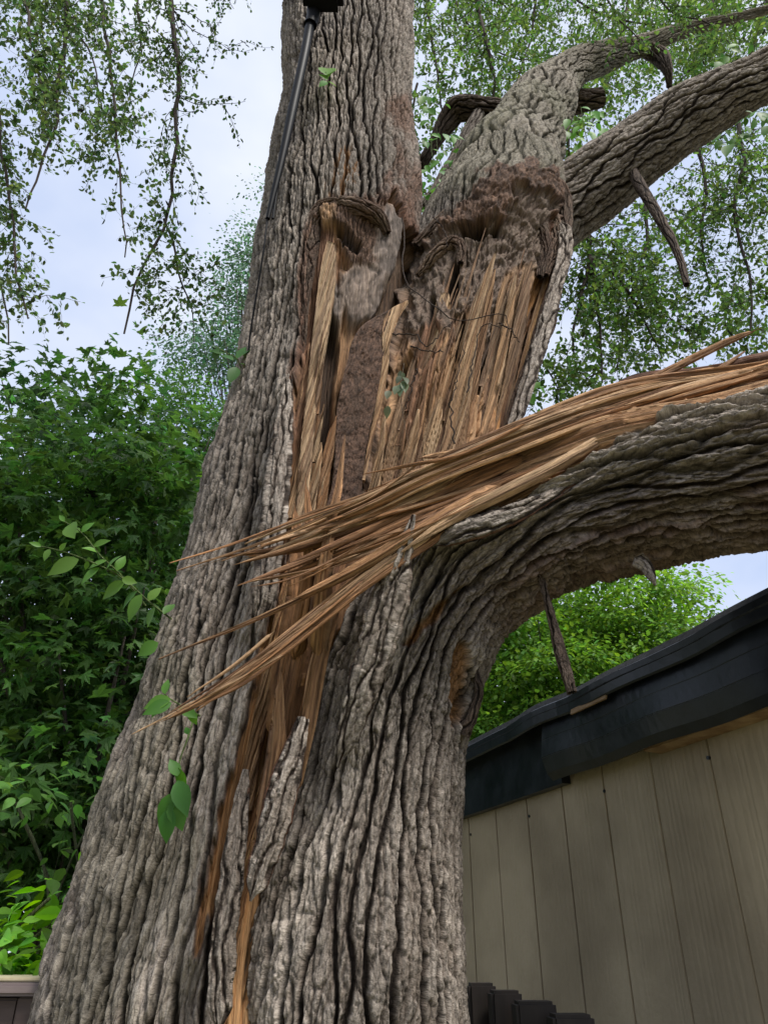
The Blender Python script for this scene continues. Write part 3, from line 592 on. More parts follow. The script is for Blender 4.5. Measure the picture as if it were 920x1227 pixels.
# strips of torn wood standing on the wound, each drawn between a left and a right edge and bent to the trunk's curve
def surfY(tab, px, py, inset):
    T_ = np.array(sorted(tab, key=lambda q: q[1])); cx = np.interp(py, T_[:, 1], T_[:, 0]); Yc = np.interp(py, T_[:, 1], T_[:, 2]); hw = np.interp(py, T_[:, 1], T_[:, 3])
    v = (613.5 - py) / FPX; t = Yc / (c30 - v * s30); r = hw / FPX * t
    return Yc - r * np.sqrt(1 - np.clip((px - cx) / hw, -.93, .93) ** 2) + inset
def ribbon(L, Rr_, tab, lift=(.0, .02), seed=0, col=TAN, col2=FRESH, thick=.02, n=130, k=36, wood=1., label=None, inset=.03, relief=1.0, dirt=.35, name='wood_shard', grain=True):
    L = catmull(np.c_[np.array(L, float), np.zeros(len(L))], n); Q = catmull(np.c_[np.array(Rr_, float), np.zeros(len(Rr_))], n)
    w = np.linspace(0, 1, k)[None]; PX = L[:, :1] * (1 - w) + Q[:, :1] * w; PY = L[:, 1:2] * (1 - w) + Q[:, 1:2] * w
    tt = np.linspace(0, 1, n)[:, None] * np.ones((1, k)); width = np.abs(Q[:, 0] - L[:, 0])
    Y = surfY(tab, PX.ravel(), PY.ravel(), inset) - (lift[0] + (lift[1] - lift[0]) * tt.ravel() ** 1.5)
    v_ = (613.5 - PY.ravel()) / FPX; u_ = (PX.ravel() - 460) / FPX; d = np.stack([u_, c30 - v_ * s30, s30 + v_ * c30], 1)
    U = PX.ravel() * .0030 - .25 * 0 + seed * .7; U = (PX.ravel() + .30 * PY.ravel()) * .0030 + seed * .7; V_ = PY.ravel() * .0034
    wh, cid, gid, fine, e = woodh(U, V_, 900 + seed, .014, .8, .010 * relief)
    lowamp = .010 * relief * fbm(U * 22, V_ * 1.2, seed + 3, 3)
    edge = np.minimum(w, 1 - w) * np.ones((n, 1)) * width[:, None] * .003; ed = np.clip(edge.ravel() / .004, 0, 1)
    rel = (wh + lowamp) * ed - .004 * (1 - ed)
    if not grain: rel = (.005 * fbm(U * 18, V_ * 14, seed, 4, .6) + .0022 * fbm(U * 120, V_ * 110, seed + 1, 2)) * ed - .004 * (1 - ed)
    jag = .0022 * fbm(V_ * 16, V_ * 0 + seed, seed + 5, 3) * (w.repeat(n, 0).ravel() * 2 - 1)
    P = d * ((Y - rel) / d[:, 1])[:, None] + np.array((0, 0, CAMZ)); P[:, 0] += jag
    B = P + np.array((0, 1, -.2))[None] * thick * (.6 + .4 * ed)[:, None]
    c = wood_col(cid, gid, fine, e, U, V_, 950 + seed, np.asarray(col), np.asarray(col2))
    if not grain: f = .5 + .5 * np.clip(fbm(U * 60, V_ * 55, seed + 8, 4, .7), -1, 1); c = np.asarray(col)[None] * (.55 + .8 * f)[:, None]; dk = sstep(.1, .5, fbm(U * 9, V_ * 7, seed + 4, 3))[:, None] * .5; c = c * (1 - dk) + DARK * 1.5 * dk
    st = sstep(.15, .55, fbm(U * 8, V_ * 1.8, seed + 12, 3))[:, None] * dirt; c = c * (1 - st) + (RED * .8 + DARK * .6) * st
    F = grid_faces(n, k, False); nn = n * k
    a = np.arange(n); ring = np.concatenate([np.arange(k), (a * k + k - 1)[1:], ((n - 1) * k + np.arange(k))[::-1][1:], (a * k)[::-1][1:]])
    side = np.stack([ring[:-1], ring[:-1] + nn, ring[1:] + nn, ring[1:]], 1)
    o = mesh(name, np.vstack([P, B]), [F[:, ::-1], F + nn, side], SURF, None, np.vstack([c, c * .8]), np.full(2 * nn, wood), np.tile(np.stack([U, V_], 1), (2, 1)))
    adopt(o, ROOT)
    if label: o['label'] = label
    return o
LTN = np.array((.50, .345, .205)); GT = np.array((.30, .20, .125))
RB = [([(378, 640), (396, 590), (401, 545), (404, 490), (414, 440), (427, 398), (447, 381), (466, 371), (489, 358)], [(428, 640), (433, 590), (437, 550), (444, 510), (454, 465), (460, 425), (464, 398), (472, 378), (489, 360)], T1c, (.04, .10), FRASS * 1.15, FRASS, 0., 'brown frass covered slab of wood with a pointed tip', .03),
      ([(434, 575), (441, 530), (450, 485), (458, 435), (458, 400), (464, 374), (487, 360)], [(437, 575), (446, 530), (457, 485), (465, 440), (468, 405), (479, 377), (489, 360)], T1c, (.05, .115), LTN * 1.05, TAN, 1., None, .02),
      ([(500, 620), (508, 500), (515, 415), (520, 372), (526, 350)], [(528, 620), (530, 500), (534, 417), (540, 382), (538, 351)], T3c, (.0, .03), LTN, TAN, 1., None, .03),
      ([(476, 620), (488, 520), (497, 440), (503, 400), (508, 372)], [(500, 620), (508, 520), (513, 440), (514, 400), (512, 372)], T3c, (.0, .02), GT, BRN, 1., None, .02),
      ([(512, 620), (534, 510), (552, 425), (562, 375), (576, 338), (592, 303)], [(546, 620), (560, 510), (570, 425), (578, 370), (588, 335), (594, 303)], T3c, (.02, .10), LTN, TAN, 1., None, .02),
      ([(540, 560), (560, 470), (568, 415), (580, 365), (592, 322)], [(556, 560), (570, 480), (578, 425), (588, 370), (594, 322)], T3c, (.0, .045), TAN, BRN, 1., None, .02),
      ([(540, 620), (560, 540), (577, 460), (588, 400), (597, 352), (606, 330)], [(558, 620), (574, 540), (588, 470), (598, 415), (606, 362), (608, 330)], T3c, (.0, .03), TAN, GT, 1., None, .02),
      ([(556, 620), (575, 520), (592, 440), (603, 385), (611, 345), (617, 328)], [(572, 620), (588, 525), (602, 450), (611, 400), (617, 355), (619, 330)], T3c, (.01, .07), LTN * .9, TAN, 1., None, .02),
      ([(572, 620), (590, 520), (604, 450), (616, 385), (627, 335), (636, 312)], [(590, 620), (604, 530), (618, 450), (630, 385), (635, 345), (638, 313)], T3c, (.01, .06), TAN * .95, GT, 1., None, .02),
      ([(588, 600), (602, 520), (618, 455), (632, 400), (646, 350), (662, 302)], [(606, 580), (620, 510), (636, 450), (650, 395), (658, 345), (665, 303)], T3c, (.0, .015), np.array((.50, .29, .125)), TAN, 1., None, .02),
      ([(352, 650), (358, 560), (366, 480), (372, 425), (378, 372), (384, 322), (392, 288)], [(366, 650), (373, 560), (380, 480), (388, 430), (396, 380), (402, 335), (402, 292)], T1c, (.03, .02), LTN, GT, 1., None, .03),
      ([(343, 620), (358, 550), (370, 495), (376, 455)], [(354, 620), (367, 550), (377, 500), (378, 455)], T1c, (.02, .03), LTN, TAN, 1., None, .02),
      ([(374, 650), (383, 575), (391, 528), (402, 498)], [(388, 650), (394, 580), (401, 535), (404, 498)], T1c, (.02, .06), TAN, FRESH, 1., None, .02),
      ([(362, 640), (370, 590), (378, 555), (384, 530)], [(374, 640), (380, 595), (385, 560), (386, 530)], T1c, (.02, .05), LTN, TAN, 1., None, .02),
      ([(448, 620), (462, 540), (478, 480), (490, 440), (498, 415)], [(478, 620), (488, 540), (497, 485), (503, 445), (505, 416)], T3c, (.0, .03), TAN, GT, 1., None, .02),
      ([(436, 620), (445, 560), (452, 525), (459, 498)], [(452, 620), (457, 565), (461, 530), (462, 498)], T3c, (.03, .05), LTN, TAN, 1., None, .02),
      ([(500, 620), (524, 545), (544, 485), (561, 440)], [(524, 620), (545, 545), (559, 490), (565, 440)], T3c, (.01, .045), LTN * .9, FRESH, 1., None, .02),
      ([(468, 620), (482, 560), (492, 520), (500, 490)], [(480, 620), (494, 560), (501, 525), (503, 490)], T3c, (.02, .05), LTN, TAN, 1., None, .02)]
for q, (l_, r_, tab, lf, a, b, wd_, lb, th_) in enumerate(RB):
    ribbon(l_, r_, tab, lf, 10 + q * 3, a, b, th_, wood=wd_, label=lb, grain=lb is None, n=200 if lb else 130, k=60 if lb else 36)
for i in range(44):   # thin slivers lifted off the face
    y0 = 600 - 210 * rng.random(); x0 = 452 + (600 - y0) * .30 + 135 * rng.random(); Ls = 50 + 100 * rng.random(); w_ = 1.5 + 4.5 * rng.random() ** 2; sl = .22 + .16 * rng.random()
    lf = .01 + .05 * rng.random()
    if x0 + sl * Ls > 655 - (y0 - Ls - 320) * .25: continue
    a, b = [(LTN, TAN), (TAN, BRN), (GT, BRN), (BRN, DARK * 2)][i % 4]
    ribbon([(x0 - w_, y0), (x0 + sl * Ls * .5 - w_ * .9, y0 - Ls * .5), (x0 + sl * Ls, y0 - Ls)], [(x0 + w_, y0), (x0 + sl * Ls * .5 + w_ * .8, y0 - Ls * .5), (x0 + sl * Ls + .6, y0 - Ls)], T3c, (lf * .3, lf), 100 + i, a, b, .008, n=50, k=12)
for i in range(14):
    y0 = 640 - 150 * rng.random(); x0 = 350 + 40 * rng.random(); Ls = 40 + 90 * rng.random(); w_ = 1.5 + 3 * rng.random(); sl = .10 + .1 * rng.random(); lf = .02 + .05 * rng.random()
    ribbon([(x0 - w_, y0), (x0 + sl * Ls * .5 - w_ * .9, y0 - Ls * .5), (x0 + sl * Ls, y0 - Ls)], [(x0 + w_, y0), (x0 + sl * Ls * .5 + w_ * .8, y0 - Ls * .5), (x0 + sl * Ls + .6, y0 - Ls)], T1c, (lf * .3, lf), 200 + i, [LTN, TAN, GT][i % 3], BRN, .008, n=50, k=12)
ribbon([(252, 1300), (274, 1120), (294, 1010), (318, 910), (344, 815)], [(258, 1300), (286, 1120), (312, 1010), (338, 910), (352, 815)], T1c, (.015, .035), 41, np.array((.46, .25, .105)), FRESH, .02, inset=.01)
ribbon([(300, 1010), (318, 930), (338, 850), (356, 770), (372, 700)], [(322, 1010), (342, 930), (362, 850), (378, 770), (384, 700)], T1c, (.015, .04), 44, np.array((.46, .25, .105)), FRESH, .02, inset=.02)
ribbon([(282, 960), (300, 880), (318, 790), (338, 700), (352, 640)], [(296, 960), (318, 880), (338, 790), (356, 700), (364, 640)], T1c, (.015, .04), 47, np.array((.48, .29, .14)), FRESH, .02, inset=.02)
for i in range(26):   # and in the long split below
    y0 = 1000 - 280 * rng.random(); xc = 312 + (1000 - y0) * .28; x0 = xc + rng.normal() * (10 + (1000 - y0) * .06); Ls = 60 + 110 * rng.random(); w_ = 1.5 + 5 * rng.random() ** 1.5; sl = .15 + .12 * rng.random(); lf = .02 + .05 * rng.random()
    ribbon([(x0 - w_, y0), (x0 + sl * Ls * .5 - w_ * .9, y0 - Ls * .5), (x0 + sl * Ls, y0 - Ls)], [(x0 + w_, y0), (x0 + sl * Ls * .5 + w_ * .8, y0 - Ls * .5), (x0 + sl * Ls + .6, y0 - Ls)], T1c, (lf * .3, lf), 300 + i, [FRESH * 1.5, TAN * 1.1, FRESH][i % 3], BRN, .008, n=60, k=14)
# bark flaps along the tear
for pts in [[(405, 920, 2.13, 8), (426, 850, 2.08, 15), (448, 780, 2.04, 20), (468, 710, 2.0, 18), (482, 665, 1.97, 10), (496, 617, 1.94, 2)],
            [(262, 1240, 2.08, 14), (266, 1160, 2.08, 14), (277, 1050, 2.08, 13), (287, 970, 2.09, 9), (294, 922, 2.1, 3)],
            [(306, 760, 2.16, 6), (318, 700, 2.15, 12), (326, 640, 2.16, 13), (333, 570, 2.18, 12), (342, 500, 2.22, 8), (346, 450, 2.25, 3)],
            [(300, 1080, 2.09, 10), (325, 1000, 2.08, 15), (345, 930, 2.08, 14), (364, 860, 2.09, 6)],
            [(518, 655, 1.99, 6), (545, 640, 1.965, 11), (580, 628, 1.955, 12), (620, 613, 1.955, 10), (660, 594, 1.96, 6), (690, 580, 1.97, 2)],
            [(760, 668, 2.05, 10), (772, 678, 2.05, 8), (780, 690, 2.04, 5), (785, 702, 2.04, 1)],
            [(668, 262, 2.5, 8), (678, 290, 2.45, 8), (664, 350, 2.4, 8), (646, 410, 2.38, 8), (628, 470, 2.36, 8), (612, 515, 2.35, 6)]]:
    bl('bark_flap', pts, flat=.35, n=260, k=60, bk=True, rough=.3)

# ------------------------------------------------------------------ thin tubes and leaves
def wires(polys, seed=0, sides=6):
    """polys: list of (pts (n,3), radii (n,)) -> verts, faces"""
    VV = []; FF = []; off = 0
    for P, r in polys:
        P = np.asarray(P, float); n = len(P)
        T = np.gradient(P, axis=0); T /= np.linalg.norm(T, axis=1)[:, None] + 1e-9
        a = np.cross(T, (0.31, .2, .93)); a /= np.linalg.norm(a, axis=1)[:, None] + 1e-9; b = np.cross(T, a)
        th = np.linspace(0, 2 * np.pi, sides, endpoint=False)
        R_ = (a[:, None] * np.cos(th)[None, :, None] + b[:, None] * np.sin(th)[None, :, None]) * np.asarray(r)[:, None, None]
        VV.append((P[:, None] + R_).reshape(-1, 3)); FF.append(grid_faces(n, sides) + off); off += n * sides
    return np.vstack(VV), np.vstack(FF)
def wire_obj(name, polys, parent, color=(.07, .052, .042), sides=6):
    V, F = wires(polys, sides=sides)
    n = len(V); c = np.tile(np.array(color), (n, 1)) * (0.8 + .4 * rng.random((n, 1)))
    o = mesh(name, V, F, SURF, None, c, np.zeros(n), V[:, [0, 2]] * 1.0)
    return adopt(o, parent) if parent is not None else o
def tmpl_small():
    V = np.array([(0, 0, 0), (.3, .26, .05), (.7, .24, .05), (1, 0, -.04), (.7, -.24, .05), (.3, -.26, .05)], float)
    return V, [np.array([(0, 1, 2, 3), (0, 3, 4, 5)])]
def tmpl_ovate():
    xs = [0, .12, .3, .5, .7, .86, 1]; ws = [0, .15, .26, .27, .20, .09, 0]
    V = []
    for x, w in zip(xs, ws):
        z = -.18 * x * x
        V += [(x, w, z + .25 * w), (x, 0, z), (x, -w, z + .25 * w)]
    F = []
    for i in range(6):
        a = i * 3
        F += [(a, a + 3, a + 4, a + 1), (a + 1, a + 4, a + 5, a + 2)]
    return np.array(V, float), [np.array(F)]
def tmpl_lance():
    V = np.array([(0, 0, 0), (.35, .15, .03), (1, 0, -.12), (.35, -.15, .03)], float)
    return V, [np.array([(0, 1, 2, 3)])]
def tmpl_maple():
    half = [(0, 1.0), (9, .72), (17, .66), (22, .50), (30, .46), (40, .70), (48, .93), (56, .66), (66, .58), (76, .40), (92, .52), (106, .66), (118, .42), (150, .26), (172, .16)]
    pts = half + [(360 - a, r) for a, r in half[1:][::-1]]
    V = [(0, 0, 0)] + [(r * math.cos(R(a)) * .62 + .1, r * math.sin(R(a)) * .62, -.22 * r * r + .06 * math.cos(R(a * 3))) for a, r in pts]
    V = np.array(V, float); V[:, 0] += .2
    n = len(pts); F = [(0, 1 + i, 1 + (i + 1) % n) for i in range(n)]
    return V, [np.array(F)]
TM = dict(lance=tmpl_lance(), small=tmpl_small(), ovate=tmpl_ovate(), maple=tmpl_maple())
def leaves(P, dirs, norms, size, shape, base, var=.25, hue=.15, clump=None, sv=.8):
    """P (n,3) leaf bases -> verts, faces, colours"""
    tv, tf = TM[shape]; n = len(P)
    X = dirs / (np.linalg.norm(dirs, axis=1)[:, None] + 1e-9)
    Y = np.cross(norms, X); Y /= np.linalg.norm(Y, axis=1)[:, None] + 1e-9; Z = np.cross(X, Y)
    sz = np.broadcast_to(size, (n,)) * (.95 - sv / 2 + sv * rng.random(n))
    wv = .8 + .4 * rng.random(n)
    V = P[:, None] + sz[:, None, None] * (X[:, None] * tv[None, :, 0, None] + Y[:, None] * tv[None, :, 1, None] * wv[:, None, None] + Z[:, None] * tv[None, :, 2, None])
    k = len(tv)
    F = [(f[None] + (np.arange(n) * k)[:, None, None]).reshape(-1, f.shape[1]) for f in tf]
    b = np.asarray(base)
    c = b[None] * (1 + var * rng.standard_normal((n, 1))) * np.stack([1 + hue * rng.standard_normal(n), np.ones(n), 1 + hue * rng.standard_normal(n) * .7], 1)
    c = np.clip(c, .004, .8)
    return V.reshape(-1, 3), F, np.repeat(c, k, 0)
def leaf_obj(name, P, dirs, norms, size, shape, base, parent, mat=LEAF, **k):
    V, F, c = leaves(np.asarray(P), np.asarray(dirs), np.asarray(norms), size, shape, base, **k)
    o = mesh(name, V, F, mat, None, c, smooth=shape != 'small')
    return adopt(o, parent)
def rdir(n, up=0.):
    d = rng.standard_normal((n, 3)); d[:, 2] += up; return d / np.linalg.norm(d, axis=1)[:, None]

def spray(main, rad, nsub, sublen, droop, leafstep, lsize, col, name='hanging_branch', parent=ROOT, shape='small', twigcol=(.06, .045, .037), start=.1, sub2=3, fromdown=0.):
    """a hanging branch: main polyline (world pts), side twigs, finer twigs, and leaves along them"""
    main = np.asarray(main, float); n = len(main); polys = [(main, rad)]
    LP, LD, LN = [], [], []
    T = np.gradient(main, axis=0); T /= np.linalg.norm(T, axis=1)[:, None]
    def twig(p, d, L, r, lev):
        m = 9; pts = [p]; dd = d / np.linalg.norm(d)
        for i in range(m - 1):
            dd = dd + np.array((0, 0, -droop / m)) + .16 * rng.standard_normal(3); dd /= np.linalg.norm(dd); pts.append(pts[-1] + dd * L / (m - 1))
        pts = np.array(pts); polys.append((pts, np.linspace(r, r * .35, m)))
        if lev > 0:
            for _ in range(sub2):
                i = rng.integers(1, m - 1); d2 = dd + .9 * rng.standard_normal(3); twig(pts[i], d2, L * (.35 + .35 * rng.random()), r * .5, lev - 1)
        k = max(2, int(L / leafstep)); s = (np.arange(k) + rng.random(k)) / k * (m - 1) * .999
        i = s.astype(int); f = (s - i)[:, None]; q = pts[i] * (1 - f) + pts[np.minimum(i + 1, m - 1)] * f
        LP.append(q + rng.standard_normal((k, 3)) * .012); t_ = np.tile(dd, (k, 1)); LD.append(t_ * .5 + rdir(k, -.2)); LN.append(rdir(k, 1.2))
    for j in range(nsub):
        s = start + (1 - start) * rng.random(); i = min(int(s * (n - 1)), n - 2)
        d = rng.standard_normal(3); d -= d.dot(T[i]) * T[i] * .6; d += T[i] * .7
        twig(main[i], d, sublen * (.4 + .8 * rng.random()) * (1.15 - .5 * s), max(rad[i] * .22, .0022), 1)
    b = wire_obj(name, polys, parent, twigcol, sides=5)
    P = np.vstack(LP)
    f = leaf_obj('foliage', P, np.vstack(LD), np.vstack(LN), lsize, shape, col, None, var=.3)if False else None
    V, F, c = leaves(P, np.vstack(LD), np.vstack(LN), lsize, shape, col, var=.3)
    o = mesh('foliage', V, F, LEAF, None, c, smooth=False); o.parent = b
    return b
def pxline(pts, n=26, wob=True):
    P = []
    for px, py, Y in pts: P.append(at(px, py, Y)[0])
    Q = catmull(P, n); L = np.linalg.norm(Q[-1] - Q[0])
    if L > .6 and wob: t = np.linspace(0, 3 * L, n); Q = Q + .022 * np.stack([perlin(t, t * 0 + pts[0][0] * .37, 5), perlin(t, t * 0 + pts[0][0] * .37, 6), perlin(t * 1.3, t * 0 + pts[0][0], 7)], 1)
    return Q
CAN = (.075, .130, .040)
# hanging branches at the upper left
HB = [([(200, -60, 3.6), (207, 30, 3.6), (214, 80, 3.6), (210, 170, 3.6), (205, 240, 3.6), (190, 285, 3.6), (165, 330, 3.6), (150, 400, 3.6)], .014, 46, .55),
      ([(198, 262, 3.6), (212, 310, 3.6), (228, 370, 3.6), (236, 410, 3.6)], .005, 14, .42),
      ([(118, -60, 3.3), (126, 30, 3.3), (134, 100, 3.3), (140, 180, 3.3), (146, 250, 3.3), (150, 310, 3.3)], .009, 34, .42),
      ([(84, -60, 3.0), (80, 40, 3.0), (70, 100, 3.0), (66, 150, 3.0), (50, 200, 3.0), (32, 250, 3.0)], .011, 44, .5),
      ([(10, -60, 3.1), (-10, 60, 3.1), (5, 200, 3.1), (18, 300, 3.1), (30, 380, 3.1)], .010, 44, .5),
      ([(20, -60, 2.8), (35, 30, 2.8), (48, 90, 2.8), (58, 150, 2.8)], .007, 34, .42),
      ([(60, -80, 3.5), (85, 20, 3.5), (110, 70, 3.5), (120, 130, 3.5), (112, 200, 3.5)], .007, 30, .45),
      ([(160, -80, 3.8), (165, 10, 3.8), (170, 60, 3.8), (155, 100, 3.8), (165, 160, 3.8)], .007, 22, .42),
      ([(-60, -60, 3.4), (-40, 100, 3.4), (-20, 230, 3.4), (0, 330, 3.4), (12, 410, 3.4)], .010, 46, .5),
      ([(250, -80, 4.2), (262, -20, 4.2), (280, 10, 4.2)], .006, 12, .4)]
for k, (p, r0, ns, sl) in enumerate(HB):
    m = pxline(p); spray(m, np.linspace(r0 * 2.0, r0 * .45, len(m)), int(ns * 1.1), sl, .5, .022, .036, CAN, sub2=3)
# canopy on the right: fine dark branches and foliage high behind the limbs
CB = [([(560, -60, 5.0), (575, 20, 5.0), (590, 80, 5.0), (592, 115, 5.0)], .02, 40, 1.0), ([(505, -40, 5.5), (520, 60, 5.5), (530, 130, 5.5), (545, 190, 5.5)], .012, 44, 1.0),
      ([(640, -60, 5.6), (640, 20, 5.6), (625, 80, 5.6), (600, 140, 5.6)], .012, 44, 1.0), ([(760, -60, 5.5), (750, 10, 5.5), (740, 60, 5.5), (720, 120, 5.5), (705, 160, 5.5)], .012, 44, 1.1),
      ([(860, -60, 5.2), (850, 20, 5.2), (820, 90, 5.2), (780, 120, 5.2)], .012, 50, 1.1), ([(930, -40, 5.0), (900, 60, 5.0), (870, 110, 5.0), (840, 150, 5.0)], .012, 46, 1.0),
      ([(700, 255, 3.9), (706, 290, 3.9), (702, 330, 3.9), (690, 385, 3.9), (686, 420, 3.9)], .012, 36, .6), ([(706, 300, 3.9), (714, 350, 3.9), (720, 400, 3.9), (722, 460, 3.9)], .008, 34, .6),
      ([(690, 282, 4.0), (720, 315, 4.0), (750, 345, 4.0), (775, 385, 4.0), (790, 430, 4.0)], .009, 44, .6), ([(715, 300, 4.4), (760, 330, 4.4), (790, 370, 4.4), (830, 400, 4.4)], .007, 44, .7),
      ([(880, 130, 3.8), (890, 190, 3.8), (880, 250, 3.8), (895, 320, 3.8), (900, 400, 3.8)], .010, 60, .7), ([(830, 160, 4.2), (845, 220, 4.2), (840, 290, 4.2), (850, 350, 4.2)], .010, 54, .7),
      ([(950, 150, 4.0), (940, 230, 4.0), (930, 300, 4.0), (940, 380, 4.0)], .010, 44, .7), ([(770, 230, 4.5), (775, 290, 4.5), (760, 340, 4.5), (745, 400, 4.5), (740, 440, 4.5)], .009, 50, .7),
      ([(640, 420, 5.0), (660, 450, 5.0), (670, 470, 5.0)], .006, 26, .6), ([(500, 100, 5.6), (490, 170, 5.6), (510, 230, 5.6), (540, 260, 5.6)], .008, 26, .8),
      ([(690, 90, 5.0), (700, 130, 5.0), (680, 170, 5.0), (690, 210, 5.0)], .01, 20, .6), ([(600, -100, 6.4), (690, 0, 6.4), (800, 30, 6.4), (930, 0, 6.4)], .012, 90, 1.6),
      ([(770, -40, 3.3), (800, 10, 3.3), (850, 30, 3.3), (880, 60, 3.3)], .005, 24, .5), ([(700, -40, 3.2), (740, 20, 3.2), (790, 70, 3.2)], .005, 16, .45),
      ([(880, 340, 5.0), (870, 390, 5.0), (900, 430, 5.0)], .006, 26, .6), ([(520, -60, 6.8), (560, 30, 6.8), (620, 70, 6.8), (690, 60, 6.8)], .012, 60, 1.4),
      ([(800, -60, 6.4), (840, 40, 6.4), (900, 90, 6.4), (960, 100, 6.4)], .012, 60, 1.4), ([(560, 190, 6.0), (580, 150, 6.0), (620, 130, 6.0)], .008, 14, .8)]
for k, (p, r0, ns, sl) in enumerate(CB):
    m = pxline(p); spray(m, np.linspace(r0 * 2.0, r0 * .6, len(m)), max(8, int(ns * .95)), sl, .35, .028, .050 if p[0][2] > 4.6 else .036, (.085, .160, .038), name='crown_branch', sub2=3)

# leafy shoots growing from the trunk
def shoot(stem, lv, size, col=(.085, .19, .03), name='leafy_shoot', parent=ROOT, r=.003, stemcol=(.10, .14, .045), label=None):
    """stem: pixel polyline; lv: list of (px,py,Y, dx,dy) leaf base and direction in the picture plane"""
    P, Y0 = pxline(stem, 22), None
    b = wire_obj(name, [(P, np.linspace(r, r * .5, len(P)))], parent, stemcol)
    LP = []; LD = []; LN = []
    for (px, py, Y, dx, dy) in lv:
        p = at(px, py, Y)[0]; q = at(px + dx, py + dy, Y + .02 * rng.standard_normal())[0]
        LP.append(p); LD.append(q - p); LN.append(np.array((.25 * rng.standard_normal(), -.95, .35 + .25 * rng.standard_normal())))
    LP, LD, LN = map(np.array, (LP, LD, LN)); L = np.linalg.norm(LD, axis=1)
    V, F, c = leaves(LP, LD, LN, L * 1.0 if size is None else size, 'ovate', np.array(col) * 1.15, var=.12, hue=.10, sv=.25)
    o = mesh('foliage', V, F, LEAF, None, c); o.parent = b
    if label: b['label'] = label
    return b
shoot([(206, 742, 2.35), (180, 722, 2.3), (150, 695, 2.25), (125, 680, 2.2), (80, 662, 2.2), (38, 652, 2.2)],
      [(150, 697, 2.25, -32, 20), (165, 708, 2.27, -24, 22), (170, 712, 2.25, -20, 34), (120, 680, 2.2, -26, 18), (95, 670, 2.2, -38, 16), (128, 682, 2.2, 14, -18), (186, 728, 2.3, -12, 22), (178, 720, 2.3, 16, -20),
       (60, 658, 2.2, -8, 14), (72, 660, 2.2, 8, -12), (50, 655, 2.2, -14, -6), (196, 736, 2.3, 16, -18), (106, 672, 2.2, -4, 12), (146, 694, 2.2, 22, 4), (190, 770, 2.3, -25, 14)], None, label='shoot with bright oval leaves reaching left from the trunk')
shoot([(175, 726, 2.3), (146, 690, 2.25), (120, 665, 2.2), (100, 640, 2.2), (78, 625, 2.2)],
      [(140, 684, 2.2, 12, -24), (118, 662, 2.2, -18, -8), (112, 655, 2.2, 20, -10), (96, 638, 2.2, -14, -6), (98, 638, 2.2, 14, -14), (84, 628, 2.2, 2, 14), (128, 672, 2.2, -22, 6), (78, 625, 2.2, -8, -10)], None)
shoot([(232, 862, 2.12), (225, 885, 2.1), (216, 910, 2.1), (212, 935, 2.1), (209, 955, 2.1), (205, 975, 2.1)],
      [(213, 935, 2.08, 10, 40), (213, 930, 2.08, -10, -26), (209, 950, 2.08, -26, 48), (208, 958, 2.08, 12, 44), (204, 968, 2.08, -8, 46), (214, 920, 2.08, 8, 30), (226, 880, 2.08, -4, -10)], None, (.045, .14, .022), label='hanging green shoot on the left bark')
shoot([(240, 858, 2.12), (222, 848, 2.1), (205, 838, 2.08), (196, 830, 2.06)],
      [(198, 832, 2.05, 2, -20), (205, 838, 2.05, -34, 8), (206, 842, 2.05, -42, 14), (215, 846, 2.06, 20, 12), (228, 850, 2.06, 8, 22), (200, 836, 2.05, -24, 26)], None, (.07, .18, .025))
shoot([(292, 450, 2.5), (284, 430, 2.45), (270, 422, 2.4), (258, 415, 2.4)],
      [(284, 430, 2.45, 22, -22), (280, 432, 2.45, -22, -12), (270, 423, 2.4, -20, -6), (284, 440, 2.45, -10, 18), (262, 418, 2.4, -6, 14), (288, 436, 2.45, 20, 2)], None, (.05, .12, .03))
shoot([(394, 108, 2.30), (392, 96, 2.27), (390, 86, 2.25)], [(392, 96, 2.26, -11, -12), (392, 94, 2.26, 10, -14), (391, 90, 2.25, 2, -14), (393, 98, 2.26, 12, 4), (392, 98, 2.26, -10, 4)], None, (.10, .22, .04))
shoot([(618, 478, 2.6), (634, 470, 2.6), (645, 462, 2.6)], [(634, 470, 2.6, 14, -18), (645, 462, 2.6, 10, 10), (640, 466, 2.6, -8, -18), (632, 472, 2.6, 8, 12), (626, 474, 2.6, -4, -12)], None, (.09, .22, .04))
# bright leaves between the leaders and by the mossy limb
def cluster(cx, cy, Y, rx, ry, n, size, col, name='leafy_shoot'):
    st = []; lv = []
    for k in range(n):
        a = rng.random() * 6.28; q = rng.random() ** .5; x = cx + rx * q * math.cos(a); y = cy + ry * q * math.sin(a); b = rng.random() * 6.28
        lv.append((x, y, Y + .25 * rng.standard_normal(), size * math.cos(b), abs(size * math.sin(b)) * .8))
    shoot([(cx + rx * .3, cy + ry, Y), (cx, cy, Y), (cx - rx * .2, cy - ry, Y)], lv, None, col, name)
cluster(530, 215, 3.2, 34, 60, 80, 12, (.075, .20, .03))
cluster(515, 150, 3.6, 20, 60, 40, 10, (.07, .17, .035))
cluster(700, 155, 2.9, 24, 28, 34, 13, (.09, .23, .035))
cluster(880, 150, 3.0, 40, 26, 30, 13, (.06, .15, .03))
cluster(890, 100, 3.0, 36, 50, 30, 14, (.07, .17, .03))
